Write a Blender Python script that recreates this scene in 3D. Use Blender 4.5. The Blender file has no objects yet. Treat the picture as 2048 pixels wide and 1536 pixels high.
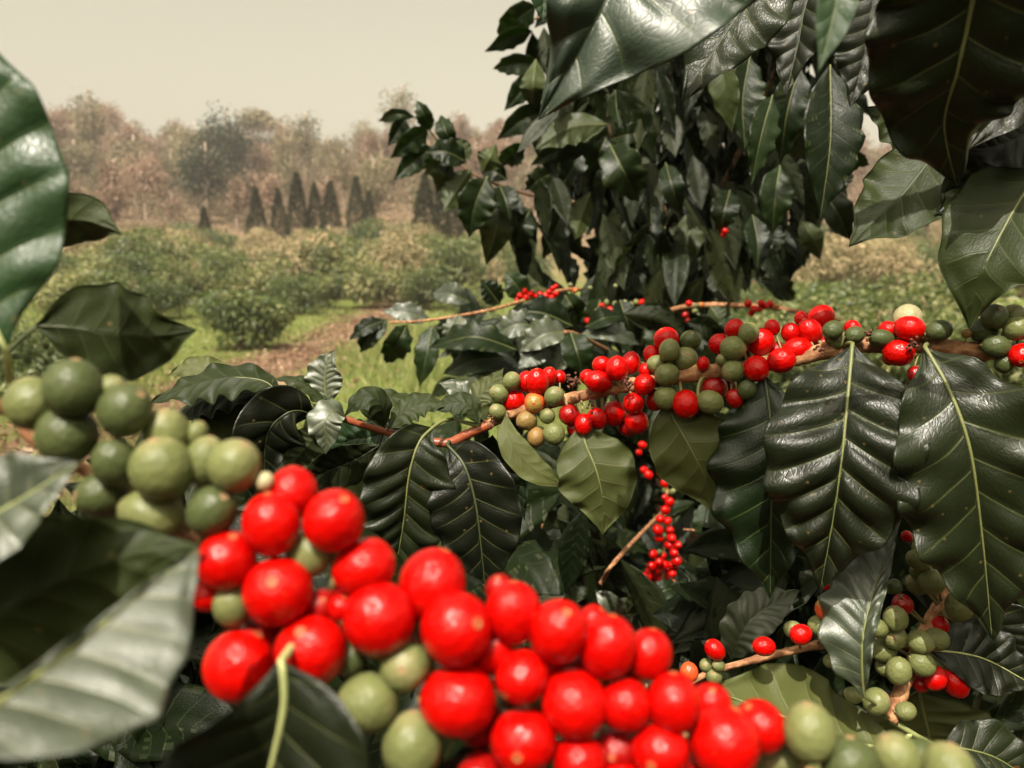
import bpy, math, random
import numpy as np
from mathutils import Vector, Matrix
random.seed(7); rng = np.random.default_rng(7)
SC = bpy.context.scene
# ------------------------------------------------------------------ camera
FPX = 1577.0; PITCH = math.radians(7.5); CAM = np.array([0, 0, 1.5])
FW = np.array([0, math.cos(PITCH), -math.sin(PITCH)]); RT = np.array([1.0, 0, 0]); UP = np.array([0, math.sin(PITCH), math.cos(PITCH)])
cd = bpy.data.cameras.new('camera'); cam = bpy.data.objects.new('camera', cd); SC.collection.objects.link(cam)
cam.location = CAM; cam.rotation_euler = (math.pi/2 - PITCH, 0, 0)
cd.sensor_width = 36; cd.lens = 36*FPX/2048; cd.clip_start = 0.01; cd.clip_end = 2000
cd.dof.use_dof = True; cd.dof.focus_distance = 0.50; cd.dof.aperture_fstop = 10.5
SC.camera = cam
# ------------------------------------------------------------------ sky, sun, exposure
SUN_EL = math.radians(56); az = math.radians(197)          # behind the camera, a little to the left
sdir = Vector((math.sin(az)*math.cos(SUN_EL), math.cos(az)*math.cos(SUN_EL), math.sin(SUN_EL)))
w = bpy.data.worlds.new('World'); SC.world = w; w.use_nodes = True
nt = w.node_tree; bg = nt.nodes['Background']
sky = nt.nodes.new('ShaderNodeTexSky'); sky.sky_type = 'NISHITA'; sky.sun_disc = False
sky.sun_elevation = SUN_EL; sky.sun_rotation = az; sky.dust_density = 6; sky.air_density = 1.0; sky.ozone_density = 0.5
hs = nt.nodes.new('ShaderNodeHueSaturation'); hs.inputs['Saturation'].default_value = 0.08
mx = nt.nodes.new('ShaderNodeMixRGB'); mx.blend_type = 'MULTIPLY'; mx.inputs[0].default_value = 1
mx.inputs[2].default_value = (1.0, 0.93, 0.70, 1)
nt.links.new(sky.outputs[0], hs.inputs['Color']); nt.links.new(hs.outputs[0], mx.inputs[1]); nt.links.new(mx.outputs[0], bg.inputs[0])
bg.inputs[1].default_value = 0.15
sl = bpy.data.lights.new('sun', 'SUN'); sl.energy = 4.8; sl.angle = math.radians(0.5); sl.color = (1, 0.93, 0.82)
so = bpy.data.objects.new('sun', sl); SC.collection.objects.link(so); so.rotation_euler = sdir.to_track_quat('Z', 'Y').to_euler()
so.location = (0, 0, 30)
SC.view_settings.view_transform = 'Standard'; SC.view_settings.look = 'None'; SC.view_settings.exposure = 0.60
SC.cycles.max_bounces = 6; SC.cycles.transparent_max_bounces = 4

# ------------------------------------------------------------------ helpers
def P(px, py, d):
    return CAM + FW*d + RT*((px-1024)/FPX*d) + UP*((768-py)/FPX*d)
def link(o, parent=None):
    SC.collection.objects.link(o)
    if parent is not None: o.parent = parent
    return o
def tag(o, label=None, cat=None, group=None, kind=None):
    for k, v in (('label', label), ('category', cat), ('group', group), ('kind', kind)):
        if v: o[k] = v
    return o
def empty(name, loc, label=None, cat=None, group=None):
    o = bpy.data.objects.new(name, None); o.empty_display_size = .02; o.location = loc
    return tag(link(o), label, cat, group)
def mesh_np(name, V, F, mats, midx=None, uv=None, rnd=None, smooth=True):
    """V (n,3); F list of (m,k) int arrays"""
    me = bpy.data.meshes.new(name)
    V = np.asarray(V, np.float32); me.vertices.add(len(V)); me.vertices.foreach_set('co', V.ravel())
    loops = np.concatenate([f.ravel() for f in F]); cnt = np.concatenate([np.full(len(f), f.shape[1]) for f in F])
    me.loops.add(len(loops)); me.loops.foreach_set('vertex_index', loops.astype(np.int32))
    me.polygons.add(len(cnt)); st = np.concatenate([[0], np.cumsum(cnt)[:-1]])
    me.polygons.foreach_set('loop_start', st.astype(np.int32)); me.polygons.foreach_set('loop_total', cnt.astype(np.int32))
    for m in mats: me.materials.append(m)
    if midx is not None: me.polygons.foreach_set('material_index', np.asarray(midx, np.int32))
    me.polygons.foreach_set('use_smooth', np.full(len(cnt), smooth))
    if uv is not None:
        l = me.uv_layers.new(name='UVMap'); l.data.foreach_set('uv', np.asarray(uv, np.float32)[loops].ravel())
    if rnd is not None:
        a = me.attributes.new('rnd', 'FLOAT', 'POINT'); a.data.foreach_set('value', np.asarray(rnd, np.float32))
    me.update(calc_edges=True); me.validate()
    return me
def catmull(pts, n):
    pts = np.asarray(pts, float)
    if len(pts) == 2: return pts[0] + (pts[1]-pts[0])*np.linspace(0, 1, n)[:, None]
    p = np.vstack([2*pts[0]-pts[1], pts, 2*pts[-1]-pts[-2]])
    seg = np.linalg.norm(np.diff(pts, axis=0), axis=1); cum = np.concatenate([[0], np.cumsum(seg)])
    out = []
    for s in np.linspace(0, cum[-1], n):
        i = min(np.searchsorted(cum, s, side='right')-1, len(seg)-1); t = (s-cum[i])/max(seg[i], 1e-9)
        a, b, c, d = p[i], p[i+1], p[i+2], p[i+3]
        out.append(.5*((2*b)+(-a+c)*t+(2*a-5*b+4*c-d)*t*t+(-a+3*b-3*c+d)*t**3))
    return np.array(out)
def nrm(v): return v/np.maximum(np.linalg.norm(v, axis=-1, keepdims=True), 1e-9)
def tube(pts, rad, ns=10, cap=True):
    pts = np.asarray(pts, float); n = len(pts); rad = np.broadcast_to(np.asarray(rad, float), (n,)) if np.ndim(rad) < 2 else rad
    T = nrm(np.gradient(pts, axis=0)); ref = np.array([0.13, 0.2, 1.0]) if abs(T[0][2]) < .9 else np.array([1.0, .1, 0])
    A = nrm(np.cross(T, ref)); B = np.cross(T, A); th = np.linspace(0, 2*math.pi, ns, endpoint=False)
    V = pts[:, None]+rad.reshape(n, 1, 1)*(A[:, None]*np.cos(th)[None, :, None]+B[:, None]*np.sin(th)[None, :, None])
    i = np.arange(n-1)[:, None]*ns; j = np.arange(ns)[None]; k = (j+1) % ns
    F = np.stack([i+j, i+k, i+ns+k, i+ns+j], -1).reshape(-1, 4)
    V = V.reshape(-1, 3)
    s = np.arange(n)[:, None]/max(n-1, 1)*np.linalg.norm(pts[-1]-pts[0])
    uv = np.stack([np.broadcast_to(s, (n, ns)), np.broadcast_to(th/6.283, (n, ns))], -1).reshape(-1, 2)
    V = np.vstack([V, pts[0], pts[-1]]); uv = np.vstack([uv, [0, 0], [1, 0]]); m = n*ns
    jj = np.arange(ns); kk = (jj+1) % ns
    C = np.vstack([np.stack([np.full(ns, m), kk, jj], -1), np.stack([np.full(ns, m+1), (n-1)*ns+jj, (n-1)*ns+kk], -1)])
    return V, F, C, uv
class Acc:
    def __init__(s): s.V = []; s.Q = []; s.T = []; s.UV = []; s.R = []; s.n = 0
    def add(s, V, Q=None, T=None, uv=None, r=0.5):
        if Q is not None and len(Q): s.Q.append(Q+s.n)
        if T is not None and len(T): s.T.append(T+s.n)
        s.V.append(V); s.UV.append(uv if uv is not None else np.zeros((len(V), 2))); s.R.append(np.full(len(V), r)); s.n += len(V)
    def tube(s, pts, rad, ns=8, r=.5): V, Q, C, uv = tube(pts, rad, ns); s.add(V, Q, C, uv, r)
    def obj(s, name, mats, parent=None, origin=None, midx=None):
        V = np.vstack(s.V); F = []
        if s.Q: F.append(np.vstack(s.Q))
        if s.T: F.append(np.vstack(s.T))
        loc = np.zeros(3)
        if parent is not None: loc = np.array(parent['org']) if 'org' in parent else np.array(parent.location)
        me = mesh_np(name, V-loc, F, mats if isinstance(mats, list) else [mats], midx, np.vstack(s.UV), np.concatenate(s.R))
        o = bpy.data.objects.new(name, me); link(o, parent)
        return o

# ------------------------------------------------------------------ materials
def newmat(name):
    m = bpy.data.materials.new(name); m.use_nodes = True
    return m, m.node_tree, m.node_tree.nodes['Principled BSDF']
def N(nt, typ, **kw):
    n = nt.nodes.new(typ)
    for k, v in kw.items():
        if k in n.inputs: n.inputs[k].default_value = v
        else: setattr(n, k, v)
    return n
def ramp(nt, fac, stops):
    r = nt.nodes.new('ShaderNodeValToRGB'); e = r.color_ramp.elements
    while len(e) < len(stops): e.new(.5)
    for el, (p, c) in zip(e, stops): el.position = p; el.color = (*c, 1) if len(c) == 3 else c
    nt.links.new(fac, r.inputs[0]); return r
def M_(nt, op, a, b=None, c=None):
    n = nt.nodes.new('ShaderNodeMath'); n.operation = op
    for i, x in enumerate((a, b, c)):
        if x is None: continue
        if isinstance(x, (int, float)): n.inputs[i].default_value = x
        else: nt.links.new(x, n.inputs[i])
    return n.outputs[0]
def mixc(nt, fac, a, b, mode='MIX'):
    n = nt.nodes.new('ShaderNodeMixRGB'); n.blend_type = mode
    for i, x in enumerate((fac, a, b)):
        if isinstance(x, (int, float)): n.inputs[i].default_value = x
        elif isinstance(x, tuple): n.inputs[i].default_value = (*x, 1)
        else: nt.links.new(x, n.inputs[i])
    return n.outputs[0]

def leaf_mat(name, c1, c2, vein, rough, trans, tcol, veinw=.05, blem=.0, spec=.5, attr=False, sheen=0):
    m, nt, b = newmat(name); L = nt.links
    uv = N(nt, 'ShaderNodeUVMap'); sp = N(nt, 'ShaderNodeSeparateXYZ'); L.new(uv.outputs[0], sp.inputs[0])
    fr = M_(nt, 'FRACT', M_(nt, 'ADD', sp.outputs[0], .5)); dv = M_(nt, 'ABSOLUTE', M_(nt, 'SUBTRACT', fr, .5))
    au = M_(nt, 'ABSOLUTE', sp.outputs[1])
    line = M_(nt, 'SUBTRACT', 1, M_(nt, 'MULTIPLY', dv, 1/veinw)); line = M_(nt, 'MAXIMUM', line, 0)
    line = M_(nt, 'MULTIPLY', line, M_(nt, 'SUBTRACT', 1.0, M_(nt, 'MULTIPLY', au, .85)))
    tc = N(nt, 'ShaderNodeTexCoord'); oi = N(nt, 'ShaderNodeObjectInfo')
    ns = N(nt, 'ShaderNodeTexNoise', Scale=38.0, Detail=4.0); L.new(tc.outputs['Object'], ns.inputs['Vector'])
    if attr:
        at = N(nt, 'ShaderNodeAttribute', attribute_name='rnd'); rv = at.outputs['Fac']
    else: rv = oi.outputs['Random']
    f = M_(nt, 'ADD', M_(nt, 'MULTIPLY', ns.outputs[0], .9), M_(nt, 'MULTIPLY', M_(nt, 'SUBTRACT', rv, .5), .9))
    f = M_(nt, 'MAXIMUM', M_(nt, 'MINIMUM', f, 1), 0)
    col = mixc(nt, f, c1, c2)
    col = mixc(nt, M_(nt, 'MULTIPLY', line, .65), col, vein)
    # fine net of veins and old blemishes
    sc = N(nt, 'ShaderNodeMapping'); sc.inputs['Scale'].default_value = (3.2, 9, 1); L.new(uv.outputs[0], sc.inputs[0])
    vo = N(nt, 'ShaderNodeTexVoronoi', feature='DISTANCE_TO_EDGE', Scale=1.6); L.new(sc.outputs[0], vo.inputs['Vector'])
    net = M_(nt, 'MINIMUM', M_(nt, 'MULTIPLY', vo.outputs[0], 6), 1)
    if blem:
        n2 = N(nt, 'ShaderNodeTexNoise', Scale=55.0, Detail=5.0); mp = N(nt, 'ShaderNodeVectorMath', operation='ADD')
        L.new(tc.outputs['Object'], mp.inputs[0]); L.new(oi.outputs['Random'], mp.inputs[1]); L.new(mp.outputs[0], n2.inputs['Vector'])
        bl = ramp(nt, n2.outputs[0], [(.73-blem*.05, (0, 0, 0)), (.78-blem*.05, (1, 1, 1))])
        col = mixc(nt, M_(nt, 'MULTIPLY', bl.outputs[0], .75), col, (.16, .07, .03))
        v2 = N(nt, 'ShaderNodeTexVoronoi', Scale=90.0); L.new(mp.outputs[0], v2.inputs['Vector'])
        sp2 = ramp(nt, v2.outputs[0], [(.05, (1, 1, 1)), (.11, (0, 0, 0))])
        col = mixc(nt, M_(nt, 'MULTIPLY', sp2.outputs[0], .35), col, (.22, .15, .06))
    L.new(col, b.inputs['Base Color'])
    nr = N(nt, 'ShaderNodeTexNoise', Scale=120.0, Detail=3.0); L.new(tc.outputs['Object'], nr.inputs['Vector'])
    nr2 = N(nt, 'ShaderNodeTexNoise', Scale=26.0, Detail=2.0); L.new(tc.outputs['Object'], nr2.inputs['Vector'])
    rr = M_(nt, 'ADD', rough-.22, M_(nt, 'ADD', M_(nt, 'MULTIPLY', nr.outputs[0], .20), M_(nt, 'MULTIPLY', nr2.outputs[0], .26))); L.new(rr, b.inputs['Roughness'])
    b.inputs['Specular IOR Level'].default_value = spec
    bp = N(nt, 'ShaderNodeBump', Strength=.35, Distance=.0006)
    h = M_(nt, 'ADD', M_(nt, 'MULTIPLY', net, .35), M_(nt, 'MULTIPLY', line, -1.2)); h = M_(nt, 'ADD', h, M_(nt, 'MULTIPLY', nr.outputs[0], .8))
    L.new(h, bp.inputs['Height']); L.new(bp.outputs[0], b.inputs['Normal'])
    tr = N(nt, 'ShaderNodeBsdfTranslucent'); L.new(mixc(nt, 1.0, col, tcol, 'MULTIPLY') if False else mixc(nt, M_(nt, 'MULTIPLY', line, .5), tcol, (tcol[0]*.4, tcol[1]*.4, tcol[2]*.4)), tr.inputs[0])
    ms = N(nt, 'ShaderNodeMixShader'); ms.inputs[0].default_value = trans
    out = nt.nodes['Material Output']; L.new(b.outputs[0], ms.inputs[1]); L.new(tr.outputs[0], ms.inputs[2]); L.new(ms.outputs[0], out.inputs[0])
    return m
M_TOP = leaf_mat('leaf_top_glossy', (.005, .006, .003), (.013, .018, .006), (.09, .10, .03), .36, .06, (.12, .18, .02), blem=.25, spec=.30)
M_TOPL = leaf_mat('leaf_top_waxy_lit', (.024, .034, .018), (.065, .078, .042), (.20, .20, .09), .46, .08, (.12, .18, .02), blem=.1, spec=.75)  # waxy coat; the paler base also paints in a sunlit look
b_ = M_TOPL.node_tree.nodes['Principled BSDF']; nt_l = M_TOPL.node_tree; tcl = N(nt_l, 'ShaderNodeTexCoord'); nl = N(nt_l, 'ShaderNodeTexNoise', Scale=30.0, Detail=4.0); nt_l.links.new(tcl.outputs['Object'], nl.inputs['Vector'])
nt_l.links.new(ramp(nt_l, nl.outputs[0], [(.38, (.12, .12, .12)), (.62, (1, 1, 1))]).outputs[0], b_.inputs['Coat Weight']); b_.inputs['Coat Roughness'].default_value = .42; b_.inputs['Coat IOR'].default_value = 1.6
M_TOPG = leaf_mat('leaf_top_green', (.010, .026, .008), (.022, .050, .016), (.12, .15, .05), .40, .12, (.16, .30, .03), blem=.2, spec=.42)
M_TOPW = leaf_mat('leaf_top_sheen', (.008, .018, .007), (.020, .040, .016), (.09, .12, .03), .44, .08, (.14, .28, .02), blem=.1, spec=.9)
M_TOPM = leaf_mat('leaf_top_pale_lit', (.045, .055, .032), (.11, .118, .075), (.22, .22, .10), .52, .06, (.12, .2, .02), blem=.1, spec=1.0)  # sun sheen put into the pale base colour
M_TOPS = leaf_mat('leaf_top_dark_green', (.005, .011, .003), (.013, .027, .008), (.09, .12, .03), .38, .10, (.14, .28, .02), blem=.2, spec=.34)
M_UND = leaf_mat('leaf_underside', (.050, .060, .016), (.095, .105, .030), (.20, .20, .10), .50, .22, (.28, .42, .06), blem=.0, spec=.3, veinw=.045)
M_UNDD = leaf_mat('leaf_underside_deep', (.016, .024, .006), (.034, .045, .012), (.10, .12, .05), .48, .2, (.14, .22, .02), blem=.2, spec=.25, veinw=.045)
M_TT = leaf_mat('tree_leaf_top', (.004, .008, .002), (.014, .026, .007), (.05, .06, .025), .38, .18, (.20, .38, .03), spec=.26, attr=False)
M_TU = leaf_mat('tree_leaf_underside', (.025, .035, .009), (.055, .068, .018), (.11, .13, .06), .5, .2, (.26, .42, .05), spec=.3)
M_FT = leaf_mat('shaded_foliage_leaf_top', (.002, .004, .001), (.009, .015, .004), (.04, .05, .02), .40, .06, (.12, .2, .02), spec=.14, attr=True)  # near-black tops and undersides: shade among inner leaves put into the colour
M_FU = leaf_mat('shaded_foliage_leaf_underside', (.008, .012, .003), (.026, .032, .009), (.10, .12, .05), .5, .18, (.24, .40, .05), spec=.3, attr=True)

def simple_leaf(name, stops, rough=.5, trans=.2, tcol=(.3, .45, .08), spec=.4, objvar=.0):
    m, nt, b = newmat(name); L = nt.links
    at = N(nt, 'ShaderNodeAttribute', attribute_name='rnd'); oi = N(nt, 'ShaderNodeObjectInfo')
    f = M_(nt, 'ADD', at.outputs['Fac'], M_(nt, 'MULTIPLY', M_(nt, 'SUBTRACT', oi.outputs['Random'], .5), objvar))
    r = ramp(nt, f, stops); L.new(r.outputs[0], b.inputs['Base Color']); b.inputs['Roughness'].default_value = rough
    b.inputs['Specular IOR Level'].default_value = spec
    tr = N(nt, 'ShaderNodeBsdfTranslucent'); L.new(mixc(nt, .5, r.outputs[0], tcol), tr.inputs[0])
    ms = N(nt, 'ShaderNodeMixShader'); ms.inputs[0].default_value = trans
    L.new(b.outputs[0], ms.inputs[1]); L.new(tr.outputs[0], ms.inputs[2]); L.new(ms.outputs[0], nt.nodes['Material Output'].inputs[0])
    return m
M_RIB = {}
def rib_mat(name, c, rough=.5):
    m, nt, b = newmat(name); tc = N(nt, 'ShaderNodeTexCoord'); ns = N(nt, 'ShaderNodeTexNoise', Scale=150.0, Detail=3.0)
    nt.links.new(tc.outputs['Object'], ns.inputs['Vector'])
    nt.links.new(mixc(nt, ns.outputs[0], tuple(x*.7 for x in c), tuple(min(1, x*1.3) for x in c)), b.inputs['Base Color']); b.inputs['Roughness'].default_value = rough
    return m
M_RIB['pale'] = rib_mat('midrib_pale_green', (.36, .38, .15)); M_RIB['olive'] = rib_mat('midrib_olive', (.14, .15, .05)); M_RIB['dark'] = rib_mat('midrib_dark', (.045, .055, .02))

def bark(name, c1, c2, scale=1.0, rough=.75):
    m, nt, b = newmat(name); L = nt.links
    tc = N(nt, 'ShaderNodeTexCoord'); uv = N(nt, 'ShaderNodeUVMap'); mp = N(nt, 'ShaderNodeMapping'); mp.inputs['Scale'].default_value = (60*scale, 9, 1)
    L.new(uv.outputs[0], mp.inputs[0]); ns = N(nt, 'ShaderNodeTexNoise', Scale=1.0, Detail=6.0, Roughness=.65); L.new(mp.outputs[0], ns.inputs['Vector'])
    n2 = N(nt, 'ShaderNodeTexNoise', Scale=180.0*scale, Detail=5.0); L.new(tc.outputs['Object'], n2.inputs['Vector'])
    f = M_(nt, 'MULTIPLY', M_(nt, 'ADD', ns.outputs[0], n2.outputs[0]), .5)
    r = ramp(nt, f, [(.34, tuple(x*.25 for x in c1)), (.48, c1), (.62, c2)]); L.new(r.outputs[0], b.inputs['Base Color']); b.inputs['Roughness'].default_value = rough
    bp = N(nt, 'ShaderNodeBump', Strength=.8, Distance=.0012/scale); L.new(f, bp.inputs['Height']); L.new(bp.outputs[0], b.inputs['Normal'])
    return m
M_BARK = bark('coffee_branch_bark', (.26, .105, .042), (.50, .27, .13)); M_BARKT = bark('tree_bark', (.20, .11, .06), (.36, .24, .15), .4)
M_YOUNG = rib_mat('young_green_stem', (.20, .22, .08), .45); M_REDST = rib_mat('young_red_brown_stem', (.27, .065, .025), .4)
M_DRY = rib_mat('dried_flower', (.10, .03, .015), .8)
M_PED = rib_mat('fruit_stalk', (.20, .17, .06), .6)

def berry_mat(name, c1, c2, patch=None, pf=.0, rough=.24, spec=.5, sss=0):
    m, nt, b = newmat(name); L = nt.links
    tc = N(nt, 'ShaderNodeTexCoord'); oi = N(nt, 'ShaderNodeObjectInfo'); add = N(nt, 'ShaderNodeVectorMath', operation='ADD')
    mul = M_(nt, 'MULTIPLY', oi.outputs['Random'], 37.0); L.new(tc.outputs['Object'], add.inputs[0]); L.new(mul, add.inputs[1])
    ns = N(nt, 'ShaderNodeTexNoise', Scale=1.3, Detail=4.0); L.new(add.outputs[0], ns.inputs['Vector'])
    f = M_(nt, 'ADD', M_(nt, 'MULTIPLY', ns.outputs[0], .7), M_(nt, 'MULTIPLY', oi.outputs['Random'], .35))
    col = mixc(nt, f, c1, c2)
    sp = N(nt, 'ShaderNodeSeparateXYZ'); L.new(tc.outputs['Object'], sp.inputs[0])
    if patch:
        z = M_(nt, 'ADD', sp.outputs[2], M_(nt, 'MULTIPLY', ns.outputs[0], .6)); r = ramp(nt, M_(nt, 'MULTIPLY', z, .5), [(.5-pf, (0, 0, 0)), (.68-pf, (1, 1, 1))])
        col = mixc(nt, r.outputs[0], col, patch)
    vo = N(nt, 'ShaderNodeTexVoronoi', Scale=3.2); L.new(add.outputs[0], vo.inputs['Vector'])
    dots = ramp(nt, vo.outputs[0], [(.035, (1, 1, 1)), (.075, (0, 0, 0))]); col = mixc(nt, M_(nt, 'MULTIPLY', dots.outputs[0], .5), col, (.55, .25, .06))
    L.new(col, b.inputs['Base Color'])
    n3 = N(nt, 'ShaderNodeTexNoise', Scale=3.0, Detail=5.0); L.new(add.outputs[0], n3.inputs['Vector'])
    L.new(M_(nt, 'ADD', rough-.08, M_(nt, 'MULTIPLY', n3.outputs[0], .2)), b.inputs['Roughness'])
    b.inputs['Specular IOR Level'].default_value = spec
    bp = N(nt, 'ShaderNodeBump', Strength=.15, Distance=.03); L.new(n3.outputs[0], bp.inputs['Height']); L.new(bp.outputs[0], b.inputs['Normal'])
    return m
BM = {'R': berry_mat('ripe_red_skin', (.34, .0006, .0005), (.55, .0024, .0008), rough=.24, spec=.27),
      'D': berry_mat('deep_red_skin', (.20, .0015, .0012), (.34, .003, .002), rough=.27, spec=.4),
      'O': berry_mat('orange_turning_skin', (.55, .10, .02), (.62, .05, .015), (.30, .18, .04), .12),
      'B': berry_mat('brownish_turning_skin', (.16, .13, .045), (.28, .14, .04), rough=.35, spec=.35),
      'G': berry_mat('unripe_green_skin', (.098, .112, .038), (.165, .172, .062), (.22, .20, .09), .0, rough=.38, spec=.32),
      'H': berry_mat('dark_green_skin', (.042, .054, .018), (.072, .086, .030), rough=.36, spec=.32),
      'Y': berry_mat('pale_yellow_green_skin', (.30, .28, .14), (.42, .36, .21), rough=.38, spec=.4)}
BL = {'G': 'unripe green cherry', 'H': 'dark green unripe cherry', 'Y': 'pale cream green cherry', 'O': 'orange half ripe cherry', 'B': 'brownish green turning cherry'}
M_DISC = rib_mat('fruit_scar', (.30, .19, .09), .7); M_DISCD = rib_mat('fruit_scar_dark', (.10, .05, .02), .8)

M_DISCR = rib_mat('ripe_fruit_scar', (.42, .075, .02), .5)
# ------------------------------------------------------------------ coffee cherry meshes (unit radius, tip disc at +Z)
def berry_mesh(col, var):
    nr, ns = 26, 36; rr = random.Random(var*11+3); prof = []
    el = 1.0
    for i in range(nr+1):
        a = math.pi*i/nr; prof.append((math.sin(a)**.96, -math.cos(a)))
    V = [(0, 0, -.98)]; th = np.linspace(0, 2*math.pi, ns, endpoint=False)
    rings = [(r, z) for r, z in prof[1:-1] if not (z > 0 and r < .2)]
    zt = rings[-1][1]
    rings += [(.185, .985), (.165, 1.0), (.13, 1.012), (.10, .99), (.085, .975), (.055, .985), (.04, 1.0), (.018, .985)]
    disc0 = len(rings)-7
    A, ph = .018+.012*rr.random(), rr.random()*6
    for r, z in rings:
        for t in th:
            k = 1+A*math.cos(2*t+ph)+.01*math.cos(3*t+ph*2)
            s = 1 + (-.05*z if var == 1 else .04*z if var == 2 else 0)*(1 if r > .2 else 0)
            zz = z
            V.append((r*k*s*math.cos(t), r*k*s*math.sin(t), zz+.02*math.cos(t+ph)*r))
    V.append((0, 0, .98)); F4 = []; F3 = []; mi4 = []; mi3 = []
    for j in range(ns): F3.append((0, 1+(j+1) % ns, 1+j)); mi3.append(0)
    for i in range(len(rings)-1):
        for j in range(ns):
            F4.append((1+i*ns+j, 1+i*ns+(j+1) % ns, 1+(i+1)*ns+(j+1) % ns, 1+(i+1)*ns+j)); mi4.append(0 if i < disc0 else (2 if i == disc0+2 or i >= disc0+5 else 1))
    b = 1+(len(rings)-1)*ns
    for j in range(ns): F3.append((b+j, b+(j+1) % ns, len(V)-1)); mi3.append(2)
    return mesh_np('coffee_cherry', np.array(V), [np.array(F4), np.array(F3)], [BM[col], M_DISCR if col in 'RDO' else M_DISC, M_DISCD], mi4+mi3)
BMESH = {}
def bmesh_for(c):
    v = random.randrange(3)
    if (c, v) not in BMESH: BMESH[(c, v)] = berry_mesh(c, v)
    return BMESH[(c, v)]

# ------------------------------------------------------------------ leaf geometry
PT = np.array([0, .04, .12, .22, .34, .46, .58, .70, .80, .87, .93, .97, 1.0])
PW = np.array([.02, .14, .48, .78, .96, 1.0, .94, .75, .50, .30, .15, .065, .0])
def leaf_core(curve, hw, face, roll=0, side=1, fold=12, wavy=1.0, nv=9, quilt=1.0, nt_=63, nu=16, wr=1, wl=1, seed=0, tipk=1.0, bow=0.0, thick=.00028):
    """curve (k,3) metres base->tip, hw metres; face: unit vector the shown side looks along"""
    r = random.Random(seed); C = catmull(curve, nt_+1); t = np.linspace(0, 1, nt_+1)
    Ln = np.linalg.norm(np.diff(C, axis=0), axis=1).sum()
    T = nrm(np.gradient(C, axis=0)); S = nrm(np.cross(T, np.broadcast_to(face, T.shape))); Nn = np.cross(S, T)
    a = math.radians(roll); S, Nn = math.cos(a)*S+math.sin(a)*Nn, math.cos(a)*Nn-math.sin(a)*S
    TN = Nn*side
    u = np.linspace(-1, 1, 2*nu+1)[None]; au = np.abs(u); tau = t[:, None]
    tt = np.clip(tau + .20*au*(1-.35*au)*4*tau*(1-tau), 0, 1)            # grid rows follow the side veins
    W = hw*np.interp(np.linspace(0, 1, 201)**tipk, PT, PW); k = np.ones(9)/9; Ws = np.convolve(np.pad(W, 4, mode='edge'), k, 'valid'); Ws[0] = W[0]; Ws[-1] = 0
    Wp = np.interp(tt, np.linspace(0, 1, 201), Ws)
    ip = lambda A: np.stack([np.interp(tt, t, A[:, q]) for q in range(3)], -1)
    Ci, Si, Ni = ip(C), ip(S), ip(TN)
    wid = np.where(u > 0, wr, wl)
    ph1, ph2 = r.uniform(0, 6.28), r.uniform(0, 6.28); fq = nv*r.uniform(.5, .62)
    ph = np.where(u > 0, ph1, ph2)
    edge = np.sin(2*math.pi*fq*tt+ph+ .9*np.sin(5*tt+ph))
    off = np.where(u > 0, 0.0, .35)
    p = nv*tau**.93 + off + 0*u
    env = np.sin(np.pi*np.clip(tt, 0, 1))**.6
    x = u*Wp*wid*(1+.045*edge*au**3*wavy)
    foldt = math.tan(math.radians(fold))
    vary = .75+.5*np.sin(3.1*tt+ph)*np.cos(2*au+ph2)
    g = np.abs(np.sin(np.pi*p))**.7
    z = np.abs(x)*foldt + bow*hw*(-(x/hw)**2) \
        + hw*.075*quilt*vary*g*np.sqrt(np.clip(au*(1.15-au)*2.6, 0, 1))*env \
        + hw*.11*wavy*edge*au**2.2*env + hw*.035*np.sin(7*tt+3*u+ph1)*au + hw*.018*np.sin(19*tt+9*u+ph2)*au
    V = Ci+x[..., None]*Si+z[..., None]*Ni
    TNb = Ni
    n = 2*nu+1; Vt = V.reshape(-1, 3); Vb = (V-TNb*thick).reshape(-1, 3)
    uv = np.stack([p+0*tt, u+0*tt], -1).reshape(-1, 2)
    i = np.arange(nt_)[:, None]*n; j = np.arange(2*nu)[None]; q = np.stack([i+j, i+j+1, i+n+j+1, i+n+j], -1).reshape(-1, 4)
    m = len(Vt)
    if side < 0: qt, qb = q[:, ::-1], q
    else: qt, qb = q, q[:, ::-1]
    e = []
    ii = np.arange(nt_)*n
    e.append(np.stack([ii, ii+n, ii+n+m, ii+m], -1)); e.append(np.stack([ii+2*nu, ii+2*nu+m, ii+n+2*nu+m, ii+n+2*nu], -1))
    F = np.vstack([qt, qb+m]+e); mi = np.concatenate([np.zeros(len(qt)), np.ones(len(qb)), np.ones(2*nt_)])
    return np.vstack([Vt, Vb]), F, mi, np.vstack([uv, uv]), C, TN, Ln

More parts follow.
